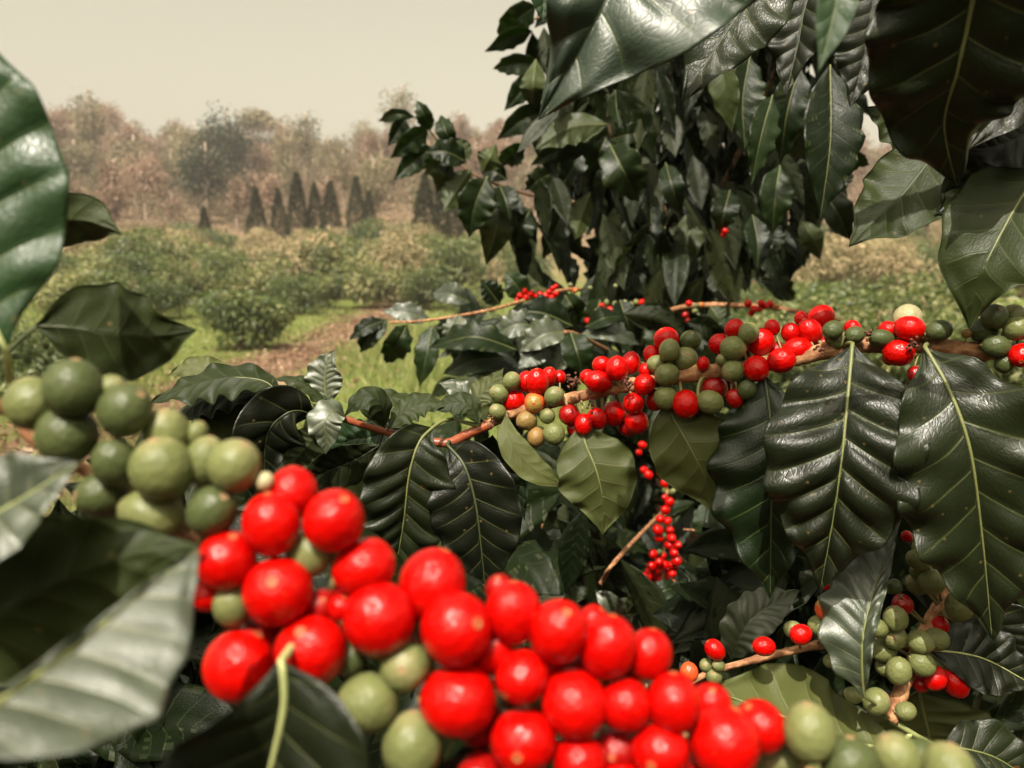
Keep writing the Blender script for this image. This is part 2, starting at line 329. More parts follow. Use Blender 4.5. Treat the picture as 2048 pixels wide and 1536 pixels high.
NLEAF = [0]
class Branch:
    def __init__(s, name, label, cat, group=None, org=(1024, 768, .5)):
        s.org = P(*org); s.root = empty(name, s.org, label, cat, group); s.stems = []; s.acc = {}; s.nped = 0; s.samples = []; s.placed = []
    def stem(s, pts, mat=None, ns=16, name='stem', bumps=1.0):
        """pts: (px,py,d,r_px)"""
        A = np.array([P(a, b, c) for a, b, c, _ in pts]); R = np.array([r*c/FPX for a, b, c, r in pts])
        n = max(24, int(np.linalg.norm(np.diff(A, axis=0), axis=1).sum()/.0022)); n = min(n, 220)
        C = catmull(A, n); Rr = np.interp(np.linspace(0, 1, n), np.linspace(0, 1, len(R)), R)
        q = np.linspace(0, 1, n); Ltot = np.linalg.norm(np.diff(C, axis=0), axis=1).sum()
        node = np.abs(np.sin(np.pi*q*Ltot/.042))**18
        Rr = Rr*(1+.22*node*bumps+.05*bumps*np.sin(q*Ltot*900)+.05*bumps*rng.normal(size=n)*.5)
        C = C + rng.normal(size=C.shape)*Rr[:, None]*.03*bumps
        V, F, Cc, uv = tube(C, Rr, ns); a = Acc(); a.add(V, F, Cc, uv); o = a.obj(name, mat or M_BARK, s.root)
        s.samples += list(zip(C, Rr)); return o
    def nearest(s, p):
        if not s.samples: return None, 9, 0
        A = np.array([c for c, _ in s.samples]); dd = np.linalg.norm(A-p, axis=1); i = dd.argmin(); return A[i], dd[i], s.samples[i][1]
    def berries(s, text, dfun, pedicel=True, gap=.90, big=1.0, name='coffee_cherry'):
        rows = []
        for ln in text.strip().splitlines():
            for it in ln.split(';'):
                f = it.split()
                if f: rows.append(f)
        rows.sort(key=lambda f: int(f[4]))
        for f in rows:
            x, y, r = map(float, f[:3]); r *= big; c = f[3]; lay = int(f[4]); el = float(f[5]) if len(f) > 5 else random.uniform(1.05, 1.18)
            d = dfun(x, y) + (0 if lay == 0 else lay*.2*r*dfun(x, y)/FPX)
            for (x2, y2, r2, d2) in s.placed:
                R1, R2 = r*d/FPX, r2*d2/FPX; dm = .5*(d+d2); sx = math.hypot(x-x2, y-y2)*dm/FPX
                if sx < (R1+R2)*gap:
                    need = math.sqrt(((R1+R2)*gap)**2-sx*sx)
                    if d < d2+need: d = d2+need
            d = min(d, dfun(x, y)+.045)
            s.placed.append((x, y, r, d)); pos = P(x, y, d); R = r*d/FPX
            sp, ds, sr = s.nearest(pos)
            if len(f) > 6: ang = math.radians(float(f[6])); tow = math.radians(float(f[7]) if len(f) > 7 else 20)
            else:
                if sp is not None:
                    v = pos-sp; vx, vy, vz = v@RT, v@UP, -(v@FW)
                    ang = math.atan2(vy, vx)+random.uniform(-.5, .5); tow = math.atan2(vz, math.hypot(vx, vy))*.6+random.uniform(-.35, .45)
                else: ang, tow = random.uniform(0, 6.28), random.uniform(-.2, .7)
            ax = RT*math.cos(ang)*math.cos(tow)+UP*math.sin(ang)*math.cos(tow)-FW*math.sin(tow)
            q = Vector(ax).to_track_quat('Z', 'Y'); me = bmesh_for(c)
            o = bpy.data.objects.new(name, me); link(o, s.root)
            o.location = pos-s.org; o.rotation_mode = 'QUATERNION'; o.rotation_quaternion = q
            Rm = R/(1+(el-1)*.5*math.cos(tow)**2); o.scale = (Rm, Rm*random.uniform(.96, 1.0), Rm*el)
            if c in BL: o['label'] = BL[c]
            if pedicel and sp is not None and ds < .05:
                e = pos-ax*Rm*el*.95; st = sp; midp = (e+st)/2-ax*R*.3
                s.nped += 1; pa = Acc(); pa.tube(catmull([st, midp, e], 7), np.linspace(.0011, .0009, 7)*(R/.0075), 7); pa.obj('fruit_stalk', M_PED, s.root)
                # little ring where the stalk meets the fruit
    def leaf(s, pts, d, hw, mat='T', rib='olive', name='leaf', pet=True, ribr=.006, label=None, face=None, hi=True, **kw):
        NLEAF[0] += 1
        c = np.array([P(q[0], q[1], d+(q[2] if len(q) > 2 else 0)) for q in pts])
        mid = c.mean(0); fc = nrm(CAM-mid) if face is None else (nrm(nrm(CAM-mid)*1.0+np.array(sdir)) if isinstance(face, str) else np.array(face, float)); hwm = hw*d/FPX
        kw.setdefault('seed', NLEAF[0])
        if not hi: kw.setdefault('nt_', 22); kw.setdefault('nu', 8)
        V, F, mi, uv, C, TN, Ln = leaf_core(c, hwm, fc, **kw)
        tops = {'M': (M_TOPM, M_UND), 'W': (M_TOPW, M_UND), 'L': (M_TOPL, M_UND), 'T': (M_TOP, M_UND), 'G': (M_TOPG, M_UND), 'D': (M_TOP, M_UNDD), 't': (M_TT, M_TU), 'g': (M_TOPS, M_UNDD)}[mat]
        me = mesh_np(name, V-c[0], [F], list(tops), mi, uv); o = bpy.data.objects.new(name, me); link(o, s.root); o.location = c[0]-s.org
        if label: o['label'] = label
        # midrib and petiole: a sub-part
        if rib:
            rr = hwm*ribr*6; line = C[::2] if hi else C
            rad = np.linspace(rr, rr*.15, len(line)); pts2 = line + nrm(TN[::2] if hi else TN)*rad[:, None]*(.35)
            if pet:
                sp, ds, _ = s.nearest(c[0])
                if sp is not None and .001 < ds < .06:
                    k = catmull([sp, (sp+c[0])/2+np.array([0, 0, .0015]), c[0]], 6)[:-1]; pts2 = np.vstack([k, pts2]); rad = np.concatenate([np.full(5, rr*1.15), rad])
            a = Acc(); V2, F2, C2, uv2 = tube(pts2, rad, 8); a.add(V2-c[0], F2, C2, uv2)
            me = mesh_np('midrib', np.vstack(a.V), [np.vstack(a.Q), np.vstack(a.T)], [M_RIB[rib]], None, np.vstack(a.UV)); r = bpy.data.objects.new('midrib', me); link(r, o)
        return o
    def done(s):
        pass

# ================================================================== LARGE STRUCTURE: ground, hill
HY = [-20, 0, 20, 40, 60, 80, 120, 165, 250, 420]; HZ = [0, 0, 0, 1.0, 3.2, 6.3, 14.5, 22, 25, 18]
def gz(x, y):
    return np.interp(y, HY, HZ) + 4.5*np.clip((y-90)/70, 0, 1)*np.clip((-x-38)/30, 0, 1) + np.clip((y-60)/100, 0, 1)*(2.2*np.sin(x*.045+1.0)+1.2*np.sin(x*.11+y*.03)) + np.clip((y-8)/40, 0, 1)*.25*np.sin(x*.3+y*.2)
def ground_hit(px, py):
    r = FW+RT*((px-1024)/FPX)+UP*((768-py)/FPX)
    return CAM+r*(-CAM[2]/r[2])
def build_ground():
    ys = np.concatenate([np.linspace(-20, 30, 90), np.linspace(31, 420, 160)]); xs = np.sinh(np.linspace(-4.2, 4.2, 170))*8
    X, Y = np.meshgrid(xs, ys); Z = gz(X, Y) + .02*np.sin(X*2.1+Y)*np.cos(Y*1.7)*(Y < 40)
    V = np.stack([X, Y, Z], -1).reshape(-1, 3); n = len(xs); i = np.arange(len(ys)-1)[:, None]*n; j = np.arange(n-1)[None]
    F = np.stack([i+j, i+j+1, i+n+j+1, i+n+j], -1).reshape(-1, 4)
    m, nt, b = newmat('ground_soil_and_turf'); L = nt.links; geo = N(nt, 'ShaderNodeNewGeometry')
    a = ground_hit(330, 820); c = ground_hit(760, 645); dx, dy = c[0]-a[0], c[1]-a[1]; l = math.hypot(dx, dy); nx, ny = -dy/l, dx/l; off = a[0]*nx+a[1]*ny
    sp = N(nt, 'ShaderNodeSeparateXYZ'); L.new(geo.outputs['Position'], sp.inputs[0])
    dist = M_(nt, 'SUBTRACT', M_(nt, 'ADD', M_(nt, 'MULTIPLY', sp.outputs[0], nx), M_(nt, 'MULTIPLY', sp.outputs[1], ny)), off)
    n1 = N(nt, 'ShaderNodeTexNoise', Scale=.7, Detail=6.0, Roughness=.7); L.new(geo.outputs['Position'], n1.inputs['Vector'])
    n2 = N(nt, 'ShaderNodeTexNoise', Scale=14.0, Detail=6.0, Roughness=.7); L.new(geo.outputs['Position'], n2.inputs['Vector'])
    soil = ramp(nt, n2.outputs[0], [(.3, (.06, .032, .02)), (.48, (.15, .085, .055)), (.7, (.30, .20, .13))])
    grass = ramp(nt, n2.outputs[0], [(.3, (.07, .085, .018)), (.6, (.15, .18, .045)), (.8, (.27, .26, .10))])
    dd = M_(nt, 'ADD', M_(nt, 'MULTIPLY', M_(nt, 'ABSOLUTE', dist), .8), M_(nt, 'MULTIPLY', M_(nt, 'SUBTRACT', n1.outputs[0], .5), 2.6))
    mk = ramp(nt, dd, [(.0, (0, 0, 0)), (1.0, (1, 1, 1))]); mk.color_ramp.elements[0].position = .50; mk.color_ramp.elements[1].position = 1.0
    col = mixc(nt, mk.outputs[0], soil.outputs[0], grass.outputs[0])
    far = ramp(nt, M_(nt, 'DIVIDE', sp.outputs[1], 100.0), [(.35, (0, 0, 0)), (.6, (1, 1, 1))])
    dry = ramp(nt, n1.outputs[0], [(.35, (.11, .075, .045)), (.6, (.22, .15, .09))])
    col = mixc(nt, far.outputs[0], col, dry.outputs[0])
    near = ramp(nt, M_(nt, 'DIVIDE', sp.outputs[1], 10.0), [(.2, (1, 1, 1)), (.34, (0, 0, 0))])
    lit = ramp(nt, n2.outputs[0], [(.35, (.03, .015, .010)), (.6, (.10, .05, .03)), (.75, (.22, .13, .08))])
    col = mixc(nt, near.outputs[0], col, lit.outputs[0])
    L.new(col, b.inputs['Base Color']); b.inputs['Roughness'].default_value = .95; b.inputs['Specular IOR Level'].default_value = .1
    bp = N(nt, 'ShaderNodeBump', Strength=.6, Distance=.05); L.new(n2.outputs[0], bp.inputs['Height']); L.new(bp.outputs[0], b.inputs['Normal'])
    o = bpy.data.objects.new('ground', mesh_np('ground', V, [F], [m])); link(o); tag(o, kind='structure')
    return (nx, ny, off)
STRIP = build_ground()

# grass blades on the clearing
def grass():
    n = 75000; nx, ny, off = STRIP
    y = 2.5+32*rng.random(n)**1.4; x = -y*.75+ rng.random(n)*y*1.25; d = np.abs(x*nx+y*ny-off); keep = (d > .75+rng.normal(size=n)*.45+.35*np.sin(x*1.7+y*.6)); x, y = x[keep], y[keep]; n = len(x)
    z = gz(x, y); h = (.05+.11*rng.random(n))*(1+.5*np.sin(x*1.3+y*.8)); a = rng.random(n)*6.28; lean = rng.normal(size=(n, 2))*.05; wd = .005+.0009*y
    b = np.stack([x, y, z-.01], -1); s = np.stack([np.cos(a), np.sin(a), 0*a], -1)*wd[:, None]; tip = b+np.stack([lean[:, 0], lean[:, 1], h], -1)
    V = np.stack([b-s, b+s, tip], 1).reshape(-1, 3); F = np.arange(3*n).reshape(-1, 3)
    m = simple_leaf('grass_blades', [(0, (.09, .12, .025)), (.5, (.155, .185, .050)), (1, (.34, .31, .13))], .6, .32, (.36, .42, .09))
    o = bpy.data.objects.new('grass', mesh_np('grass', V, [F], [m], rnd=np.repeat(rng.random(n), 3), smooth=False)); link(o)
    tag(o, 'bright green grass covering the clearing beyond the branches', 'grass', kind='stuff')
grass()

# ------------------------------------------------------------------ far leaf clouds
def leafset(pos, dr, nm, L, W, droop=.25):
    """six-vertex folded leaves -> V,F"""
    n = len(pos); dr = nrm(dr); s = nrm(np.cross(dr, nm)); nn = np.cross(s, dr); L = L[:, None]; W = W[:, None]
    v0 = pos; vm = pos+dr*L*.45-nn*L*.0; v1 = vm+s*W+nn*W*.4; v2 = vm-s*W+nn*W*.4; tp = pos+dr*L-np.array([0, 0, 1])*L*droop
    V = np.stack([v0, v1, vm, v2, tp], 1).reshape(-1, 3); k = np.arange(n)[:, None]*5
    F = np.concatenate([k+np.array([[0, 2, 1]]), k+np.array([[0, 3, 2]]), k+np.array([[1, 2, 4]]), k+np.array([[2, 3, 4]])])
    return V, F
def litter():
    n = 4500; r = np.random.default_rng(3); nx, ny, off = STRIP; y = 3+28*r.random(n)**1.3; x = (off-ny*y)/nx+r.normal(size=n)*.9; z = gz(x, y)+.02+.03*r.random(n); p = np.stack([x, y, z], -1)
    V, F = leafset(p, r.normal(size=(n, 3))*np.array([1, 1, .35]), r.normal(size=(n, 3))*.5+np.array([0, 0, 1]), .05+.10*r.random(n), .012+.025*r.random(n), .05)
    m = simple_leaf('dry_litter', [(0, (.04, .02, .012)), (.4, (.14, .075, .045)), (.75, (.30, .18, .11)), (1, (.48, .36, .25))], .9, .05, (.3, .2, .1), .15)
    o = bpy.data.objects.new('leaf_litter', mesh_np('leaf_litter', V, [F], [m], rnd=np.repeat(r.random(n), 5), smooth=False)); link(o); tag(o, 'dry fallen leaves and crumbs scattered along the bare soil strip', 'leaf litter', kind='stuff')
litter()
def crown_pts(n, rx, rz, lobes, seed, shell=.55, flat=0.0):
    r = np.random.default_rng(seed); out = []
    c = nrm(r.normal(size=(lobes, 3)))*np.array([rx, rx, rz])*.62*(r.random((lobes, 1))*.7+.35); c[:, 2] = np.abs(c[:, 2]) if flat else c[:, 2]
    rad = (.30+.28*r.random(lobes))
    i = r.integers(0, lobes, n); d = nrm(r.normal(size=(n, 3))); q = (shell+(1-shell)*r.random(n)**.5)
    return c[i]+d*(rad[i]*q)[:, None]*np.array([rx, rx, rz]), d
def make_plant(name, foliage_mats, pts, dirs, L, W, seed, trunkspec, bark, h0, crown_name='crown'):
    """returns list of (child name, mesh)"""
    r = np.random.default_rng(seed); n = len(pts)
    nm = nrm(dirs*.6+r.normal(size=(n, 3))*.6+np.array([0, 0, .6])); dr = nrm(np.cross(nm, r.normal(size=(n, 3)))+dirs*.5)
    V, F = leafset(pts, dr, nm, L*(.7+.6*r.random(n)), W*(.7+.6*r.random(n)))
    V = V+np.array([0, 0, h0]); cl = .5+.5*np.sin(pts[:, 0]*3/L**.3)*.4
    rnd = np.repeat(np.clip(r.random(n)*.7+.3*(np.sin(pts@np.array([2.1, 1.7, 2.6])/max(.5, L*4))*.5+.5), 0, 1), 5)
    kids = [(crown_name, mesh_np(crown_name, V, [F], foliage_mats, rnd=rnd, smooth=False))]
    a = Acc()
    for pl, rd in trunkspec: a.tube(catmull(pl, 8), np.linspace(rd, rd*.35, 8), 7)
    kids.append(('trunk', mesh_np('trunk', np.vstack(a.V), [np.vstack(a.Q), np.vstack(a.T)], [bark], None, np.vstack(a.UV))))
    return kids
def put(kids, name, loc, rot, sc, label, cat, group):
    e = empty(name, loc, label, cat, group); e.rotation_euler = (0, 0, rot); e.scale = sc
    for nm, me in kids:
        o = bpy.data.objects.new(nm, me); link(o, e)
    return e
def at_ground(px, y, dz=0):
    """x of pixel column px at world distance y"""
    x = (px-1024)/FPX*y/math.cos(PITCH)*1.0; return (x, y, float(gz(x, y))+dz)

M_FAR = [simple_leaf('far_leaf_russet', [(0, (.11, .07, .05)), (.5, (.26, .165, .12)), (1, (.40, .28, .21))], .8, .25, (.4, .3, .15), .2, .5),
         simple_leaf('far_leaf_greygreen', [(0, (.08, .07, .04)), (.5, (.18, .155, .09)), (1, (.32, .26, .16))], .8, .2, (.3, .35, .12), .2, .4),
         simple_leaf('far_leaf_darkgreen', [(0, (.006, .010, .009)), (.5, (.018, .028, .022)), (1, (.045, .06, .04))], .7, .15, (.2, .3, .1), .2, .4)]
M_CYP = simple_leaf('cypress_foliage', [(0, (.004, .005, .002)), (.5, (.014, .017, .006)), (1, (.045, .046, .016))], .8, .1, (.2, .3, .06), .15, .3)
M_SHR = [simple_leaf('shrub_leaf_green', [(0, (.022, .032, .010)), (.5, (.07, .092, .028)), (1, (.22, .22, .08))], .45, .22, (.3, .5, .06), .5, .25),
         simple_leaf('shrub_leaf_straw', [(0, (.09, .08, .035)), (.45, (.24, .20, .10)), (1, (.55, .41, .26))], .7, .25, (.4, .4, .15), .3, .3),
         simple_leaf('shrub_leaf_olive', [(0, (.04, .05, .018)), (.5, (.13, .14, .05)), (1, (.36, .32, .15))], .5, .25, (.35, .5, .08), .4, .3)]
M_PALE = bark('pale_trunk_bark', (.34, .25, .19), (.55, .44, .36), .3)

# forest trees on the hill
def forest_kind(seed, mat, h, tall):
    r = random.Random(seed); pts, d = crown_pts(2200 if not tall else 1100, h*.30*(1.2 if not tall else .8), h*.38, 17, seed, .2)
    tr = [([(0, 0, -1), (r.uniform(-.2, .2), 0, h*.35), (r.uniform(-.5, .5), r.uniform(-.4, .4), h*.95)], h*.019)]
    for k in range(7):
        z = h*r.uniform(.35, .75); a = r.uniform(0, 6.28); tr.append(([(0, 0, z), (math.cos(a)*h*.1, math.sin(a)*h*.1, z+h*.1), (math.cos(a)*h*.2, math.sin(a)*h*.2, z+h*.22)], h*.007))
    return make_plant('forest_tree', [mat], pts, d, .50, .15, seed, tr, M_PALE, h*.62)
FK = [forest_kind(100+i, M_FAR[m], h, t) for i, (m, h, t) in enumerate([(0, 11, 1), (0, 12, 0), (1, 11, 0), (1, 13, 1), (2, 12, 0), (0, 9, 1)])]
FL = ['russet leaved tree in the hillside forest', 'broad russet tree in the hillside forest', 'grey green tree in the hillside forest', 'tall thin grey tree in the hillside forest', 'dark green tree in the valley of the hillside forest', 'short rusty tree in the hillside forest']
rf = random.Random(5); cnt = 0
for row, y in enumerate([78, 88, 98, 110, 122, 134, 146, 158, 170]):
    span = range(-60, 2120, int(1577*5.2/y))
    for px in span:
        pxx = px+rf.uniform(-25, 25)
        if 1120 < pxx < 1560 and row < 8: continue
        if cnt >= 290: break
        dark = abs(pxx-(425+row*12)) < 50 and row < 8
        k = 4 if dark and rf.random() < .85 else rf.choices([0, 1, 2, 3, 5], [4, 3, 2, 2, 3] if pxx < 420 or pxx > 900 else [3, 2, 4, 3, 3])[0]
        s = (rf.uniform(.6, 1.1) if row < 6 else rf.uniform(.72, .98))*(.75 if row < 3 and not dark else 1)
        put(FK[k], 'forest_tree', at_ground(pxx, y+rf.uniform(-4, 4)), rf.uniform(0, 6.28), (s*1.05, s*1.05, s*rf.uniform(.8, 1.2)), FL[k], 'tree', 'trees of the hillside forest'); cnt += 1
def undergrowth():
    n = 170000; r = np.random.default_rng(11); y = 70+115*r.random(n)**.8; x = (r.random(n)*1.9-1.0)*y*.72
    z = gz(x, y)+(6.0+(y-75)*.035)*r.random(n)**1.4*(.6+.4*np.sin(x*.9+y*.5)); k = ~((x > y*.10) & (x < y*.30)); x, y, z = x[k], y[k], z[k]; n = len(x)
    pos = np.stack([x, y, z], -1); V, F = leafset(pos, r.normal(size=(n, 3))*np.array([1, 1, .7]), r.normal(size=(n, 3))+np.array([0, -.3, .8]), .42*(.6+.8*r.random(n))*(y/110), .13*(.6+.8*r.random(n))*(y/110))
    m = simple_leaf('undergrowth_leaf', [(0, (.05, .04, .025)), (.35, (.12, .10, .06)), (.7, (.20, .145, .10)), (1, (.34, .24, .17))], .8, .2, (.35, .3, .15), .15)
    o = bpy.data.objects.new('forest_undergrowth', mesh_np('forest_undergrowth', V, [F], [m], rnd=np.repeat(np.clip(r.random(n)*.6+.4*(.5+.5*np.sin(x*.21+1.3)*np.cos(y*.13+x*.05)), 0, 1), 5), smooth=False)); link(o)
    tag(o, 'brown and grey undergrowth filling the hillside between the forest trees', 'undergrowth', kind='stuff')
undergrowth()
# flat topped tree on the skyline
pts, dd_ = crown_pts(1900, 4.8, 2.3, 12, 77, .3, 1)
put(make_plant('t', [M_FAR[1]], pts, dd_, .5, .2, 78, [([(0, 0, -1), (.3, 0, 5), (.2, 0, 9)], .22), ([(.2, 0, 6), (1.5, 0, 8), (3, 0, 9.3)], .1), ([(.2, 0, 6.5), (-1.5, 0, 8), (-3, 0, 9)], .1)], M_PALE, 9), 'umbrella_tree', at_ground(540, 160), 0, (1.15, 1.15, 1.3), 'spreading flat topped tree standing out on the skyline', 'tree', None)

# cypress row
def cyp_kind(seed):
    r = np.random.default_rng(seed); n = 2600; z = r.random(n)**1.1; a = r.random(n)*6.28
    rad = .82*np.interp(z, [0, .08, .3, .7, 1], [.7, .95, 1.0, .5, .04])*(.75+.3*r.random(n))*(1+.12*np.sin(a*3+z*9))
    pts = np.stack([np.cos(a)*rad, np.sin(a)*rad, z*4.4+.15], -1); d = np.stack([np.cos(a), np.sin(a), 0*a+1.2], -1)
    return make_plant('c', [M_CYP], pts, nrm(d), .20, .06, seed, [([(0, 0, -.3), (0, 0, 2), (0, 0, 4.2)], .09)], M_BARKT, 0)
CK = [cyp_kind(i) for i in (1, 2, 3)]
CY = [(527, 62, 1.0, 'leftmost of the five close dark cypresses, set slightly apart'), (570, 65, .92, 'narrow cypress second from left in the row of five'), (607, 62, 1.17, 'tallest cypress in the middle of the row of five'),
      (641, 64, 1.0, 'slim cypress right of the tallest one'), (672, 61, 1.05, 'rightmost dark pointed cypress of the row of five'), (722, 66, 1.12, 'left cypress of the pair beyond the straw coloured shrub'),
      (746, 67, .9, 'right smaller cypress of the pair beyond the straw coloured shrub'), (855, 52, 1.15, 'cypress left of three behind the leafy sprig'), (884, 53, 1.0, 'cypress middle of three behind the leafy sprig'),
      (910, 52, .98, 'cypress right of three behind the leafy sprig'), (425, 58, .8, 'short cypress half hidden left of the cypress row'), (1652, 55, .7, 'cypress seen right of the big coffee tree'),
      (1742, 58, .85, 'cypress in the gap under the hanging leaf at right'), (1822, 60, .8, 'cypress beside the spotted leaf at right')]
for i, (px, y, s, lb) in enumerate(CY): put(CK[i % 3], 'cypress', at_ground(px, y, -.1), i*1.3, (s*1.02, s*1.02, s*1.12), lb, 'cypress tree', 'cypresses at the foot of the hill')

# coffee shrubs of the plantation
def shrub_kind(seed, mat, n, L, W, rx=1.25, rz=1.0):
    pts, d = crown_pts(n, rx, rz, 14, seed, .45); pts[:, 2] = np.maximum(pts[:, 2], -rz*.8)
    r = random.Random(seed); tr = []
    for k in range(5):
        a = r.uniform(0, 6.28); tr.append(([(0, 0, -.2), (math.cos(a)*.15, math.sin(a)*.15, .7), (math.cos(a)*.5, math.sin(a)*.5, 1.6)], .022))
    return make_plant('s', [mat], pts, d, L, W, seed, tr, M_BARKT, rz*.98)
SK = [shrub_kind(21, M_SHR[0], 3400, .15, .034), shrub_kind(22, M_SHR[0], 3000, .16, .036), shrub_kind(23, M_SHR[2], 2800, .17, .038), shrub_kind(24, M_SHR[1], 3200, .15, .028), shrub_kind(25, M_SHR[1], 2600, .17, .032, 1.3, 1.1)]
SL = {0: 'dark green coffee shrub', 2: 'olive green coffee shrub', 3: 'straw coloured dry shrub'}
put(SK[0], 'coffee_shrub', at_ground(487, 16.5), .3, (1.0, .95, .74), 'round dark green coffee shrub alone at the edge of the soil strip', 'shrub', 'coffee shrubs of the plantation')
near = [(250, 21, .95, 1, 'green coffee shrub behind the shaded leaf at left'), (330, 24, .8, 0, 'small coffee shrub left of the lone round one'), (75, 9, .62, 1, 'coffee shrub low behind the pale petiole at far left'),
        (150, 23, 1.0, 2, 'olive coffee shrub beneath the folded leaf at left'), (600, 27, .8, 1, 'coffee shrub right of the lone round one, behind the soil'), (655, 30, .85, 0, 'dark coffee shrub at the far end of the soil strip'),
        (755, 31, 1.25, 2, 'large coffee shrub above the end of the grass'), (860, 30, 1.0, 1, 'coffee shrub behind the reddish twig at the grass edge'), (940, 24, .8, 0, 'coffee shrub just left of the big tree branches'),
        (210, 29, 1.1, 2, 'olive shrub above the shaded leaf at left'), (290, 31, 1.15, 1, 'green shrub behind the small one at left'), (380, 30, 1.1, 2, 'olive shrub directly behind the lone round shrub, to its left'), (455, 33, 1.2, 1, 'green shrub directly behind the lone round shrub'), (535, 32, 1.15, 2, 'olive shrub behind the lone round shrub, to its right'), (120, 31, 1.1, 1, 'green shrub beside the edge of the big left leaf')]
for px, y, s, k, lb in near: put(SK[k], 'coffee_shrub', at_ground(px, y), px*.1, (s, s, s*.9), lb, 'shrub', 'coffee shrubs of the plantation')
ri = random.Random(9)
for px, y, s in [(1480, 9.5, .75), (1600, 8.0, .7), (1560, 12, .95), (1720, 10, .9), (1830, 8.5, .85), (1760, 13.5, 1.0), (1660, 14, 1.0), (1900, 11.5, 1.0), (1990, 9, .9), (1860, 15, 1.1), (1500, 17, 1.0), (1620, 19, 1.1)]:
    put(SK[ri.choice([0, 1, 2, 2])], 'coffee_shrub', at_ground(px, y), ri.uniform(0, 6), (s, s, s*.8), 'sunlit coffee shrub in the field behind the red berries at right', 'shrub', 'sunlit coffee shrubs at right')
for y in (35, 38, 41, 44, 48, 53, 58):
    px = -40
    while px < 2100:
        if not (1080 < px < 1480):
            k = ri.choices([0, 1, 2, 3, 4], [1, 1, 3, 4, 3])[0] if y > 35 else ri.choice([1, 2, 3, 4]); s = ri.uniform(.9, 1.35)*(1.1 if 700 < px < 860 else 1)
            kk = {1: 0, 4: 3}.get(k, k); put(SK[k], 'coffee_shrub' if kk != 3 else 'dry_shrub', at_ground(px+ri.uniform(-20, 20), y+ri.uniform(-1.5, 1.5)), ri.uniform(0, 6), (s*1.12, s*1.12, s*1.16), SL[kk]+' in the rows before the cypresses', 'shrub', 'shrub rows before the cypresses')
        px += 1577*2.7/y
for i, (x, y, s) in enumerate([(-2.9, -2.6, 1.5), (-.9, -3.2, 1.6), (1.2, -3.0, 1.6), (3.0, -2.4, 1.5), (-4.2, -.4, 1.3), (4.0, .2, 1.4)]):  # out of view, added to darken what the leaves reflect
    put(SK[i % 2], 'coffee_shrub', (x, y, 0), i*1.1, (s, s, s*.95), 'unseen tall coffee shrub added around the camera to darken reflections', 'shrub', 'unseen shrubs added to darken reflections')
#@@FG@@
# ================================================================== THE BRANCHES CLOSE TO THE CAMERA
# ---- front branch, full of ripe cherries, about 20 cm from the lens
FB = Branch('coffee_branch', 'nearest coffee branch with the biggest glossy red cherries at the bottom of the view', 'coffee branch', org=(800, 1250, .21))
fb = lambda x, y: .195+.012*max(0, (x-1300)/700)+.008*max(0, (500-x)/500)
FB.stem([(-60, 800, .225, 14), (20, 820, .225, 13), (80, 885, .225, 13), (200, 960, .23, 14), (420, 1100, .226, 15), (620, 1230, .224, 15), (850, 1345, .224, 15), (1080, 1420, .224, 15), (1350, 1480, .226, 15), (1650, 1560, .228, 15), (1950, 1620, .23, 15)])
FB.berries("""
147 776 56 H 0 1.0 80 10; 66 806 51 G 1 1.0 120 0; 134 869 55 H 0 1.0 95 25; 222 776 27 G 2; 250 822 51 H 0 1.1 40 20; 334 866 45 G 1 1.1 90 20; 230 925 45 H 0 1.15 90 15
325 938 60 G 0 1.05 100 20; 392 868 24 G 3; 412 922 44 G 1 1.2 80 0; 469 931 51 G 0 1.03 60 15; 425 1022 49 H 0 1.07 45 30; 303 1030 56 G 1 1.2 160 10; 203 990 45 H 1 1.05 170 45; 530 962 18 Y 3
585 985 49 R 1 1.05 90 0; 543 1048 58 R 0 1.1 95 10; 668 1040 60 R 0 1.0 60 30; 453 1122 57 R 0 1.0 70 20; 620 1108 47 G 0 1.2 40 10; 727 1133 58 R 1 1.1 20 0; 556 1183 65 R 0 1.02 80 60; 415 1192 30 R 2
463 1215 37 G 1 1.2 100 20; 480 1330 68 R 1 1.0 60 0; 622 1303 68 R 0 1.02 100 40; 700 1318 34 H 2; 757 1237 69 R 0 1.03 120 0; 865 1170 68 R 1 1.08 70 0; 912 1257 70 R 0 1.03 30 45; 1027 1225 56 R 1 1.12 90 0
1117 1263 60 R 0 1.15 75 40; 1185 1242 30 R 3; 1215 1293 58 R 0 1.08 80 0; 1298 1308 46 R 1 1.1 80 0; 1275 1325 40 R 2; 985 1300 46 R 2; 1045 1352 51 R 0 1.06 215 40; 915 1400 71 R 0 1.04 0 0; 1148 1405 63 R 0 1.05 300 30
1250 1410 50 R 1 1.0 200 10; 1347 1405 54 R 0 1.1 90 0; 1420 1412 42 R 2; 1520 1455 51 R 1 1.0 120 10; 1447 1485 68 R 0 1.0 70 0; 1047 1480 63 R 0 1.02 200 78; 1159 1524 53 R 0 1.0 90 10; 1320 1502 55 R 0 1.0 190 62
1233 1500 44 D 2 1.0 160 70; 962 1448 44 D 3; 810 1333 47 G 1 1.0 90 78; 735 1405 57 G 0 1.04 190 20; 825 1490 61 G 0 1.1 90 0; 1618 1465 52 G 0 1.15 95 0; 1560 1515 46 G 1 1.0 170 50; 1700 1536 56 H 0 1.1 90 0
1793 1514 44 G 0 1.05 120 0; 1838 1518 40 H 2; 1895 1541 50 G 0 1.05 80 0; 680 1215 24 R 3; 640 1215 36 D 3; 1090 1330 38 R 3; 1400 1560 50 R 1; 1240 1575 50 R 1; 960 1560 50 D 2; 1050 1610 50 R 1; 520 1270 40 D 3; 590 1230 36 D 3; 800 1300 40 D 3; 690 1180 34 D 3; 1000 1180 30 D 3; 1180 1340 44 D 3; 1120 1330 40 R 3
""", fb, gap=.84, big=1.05)
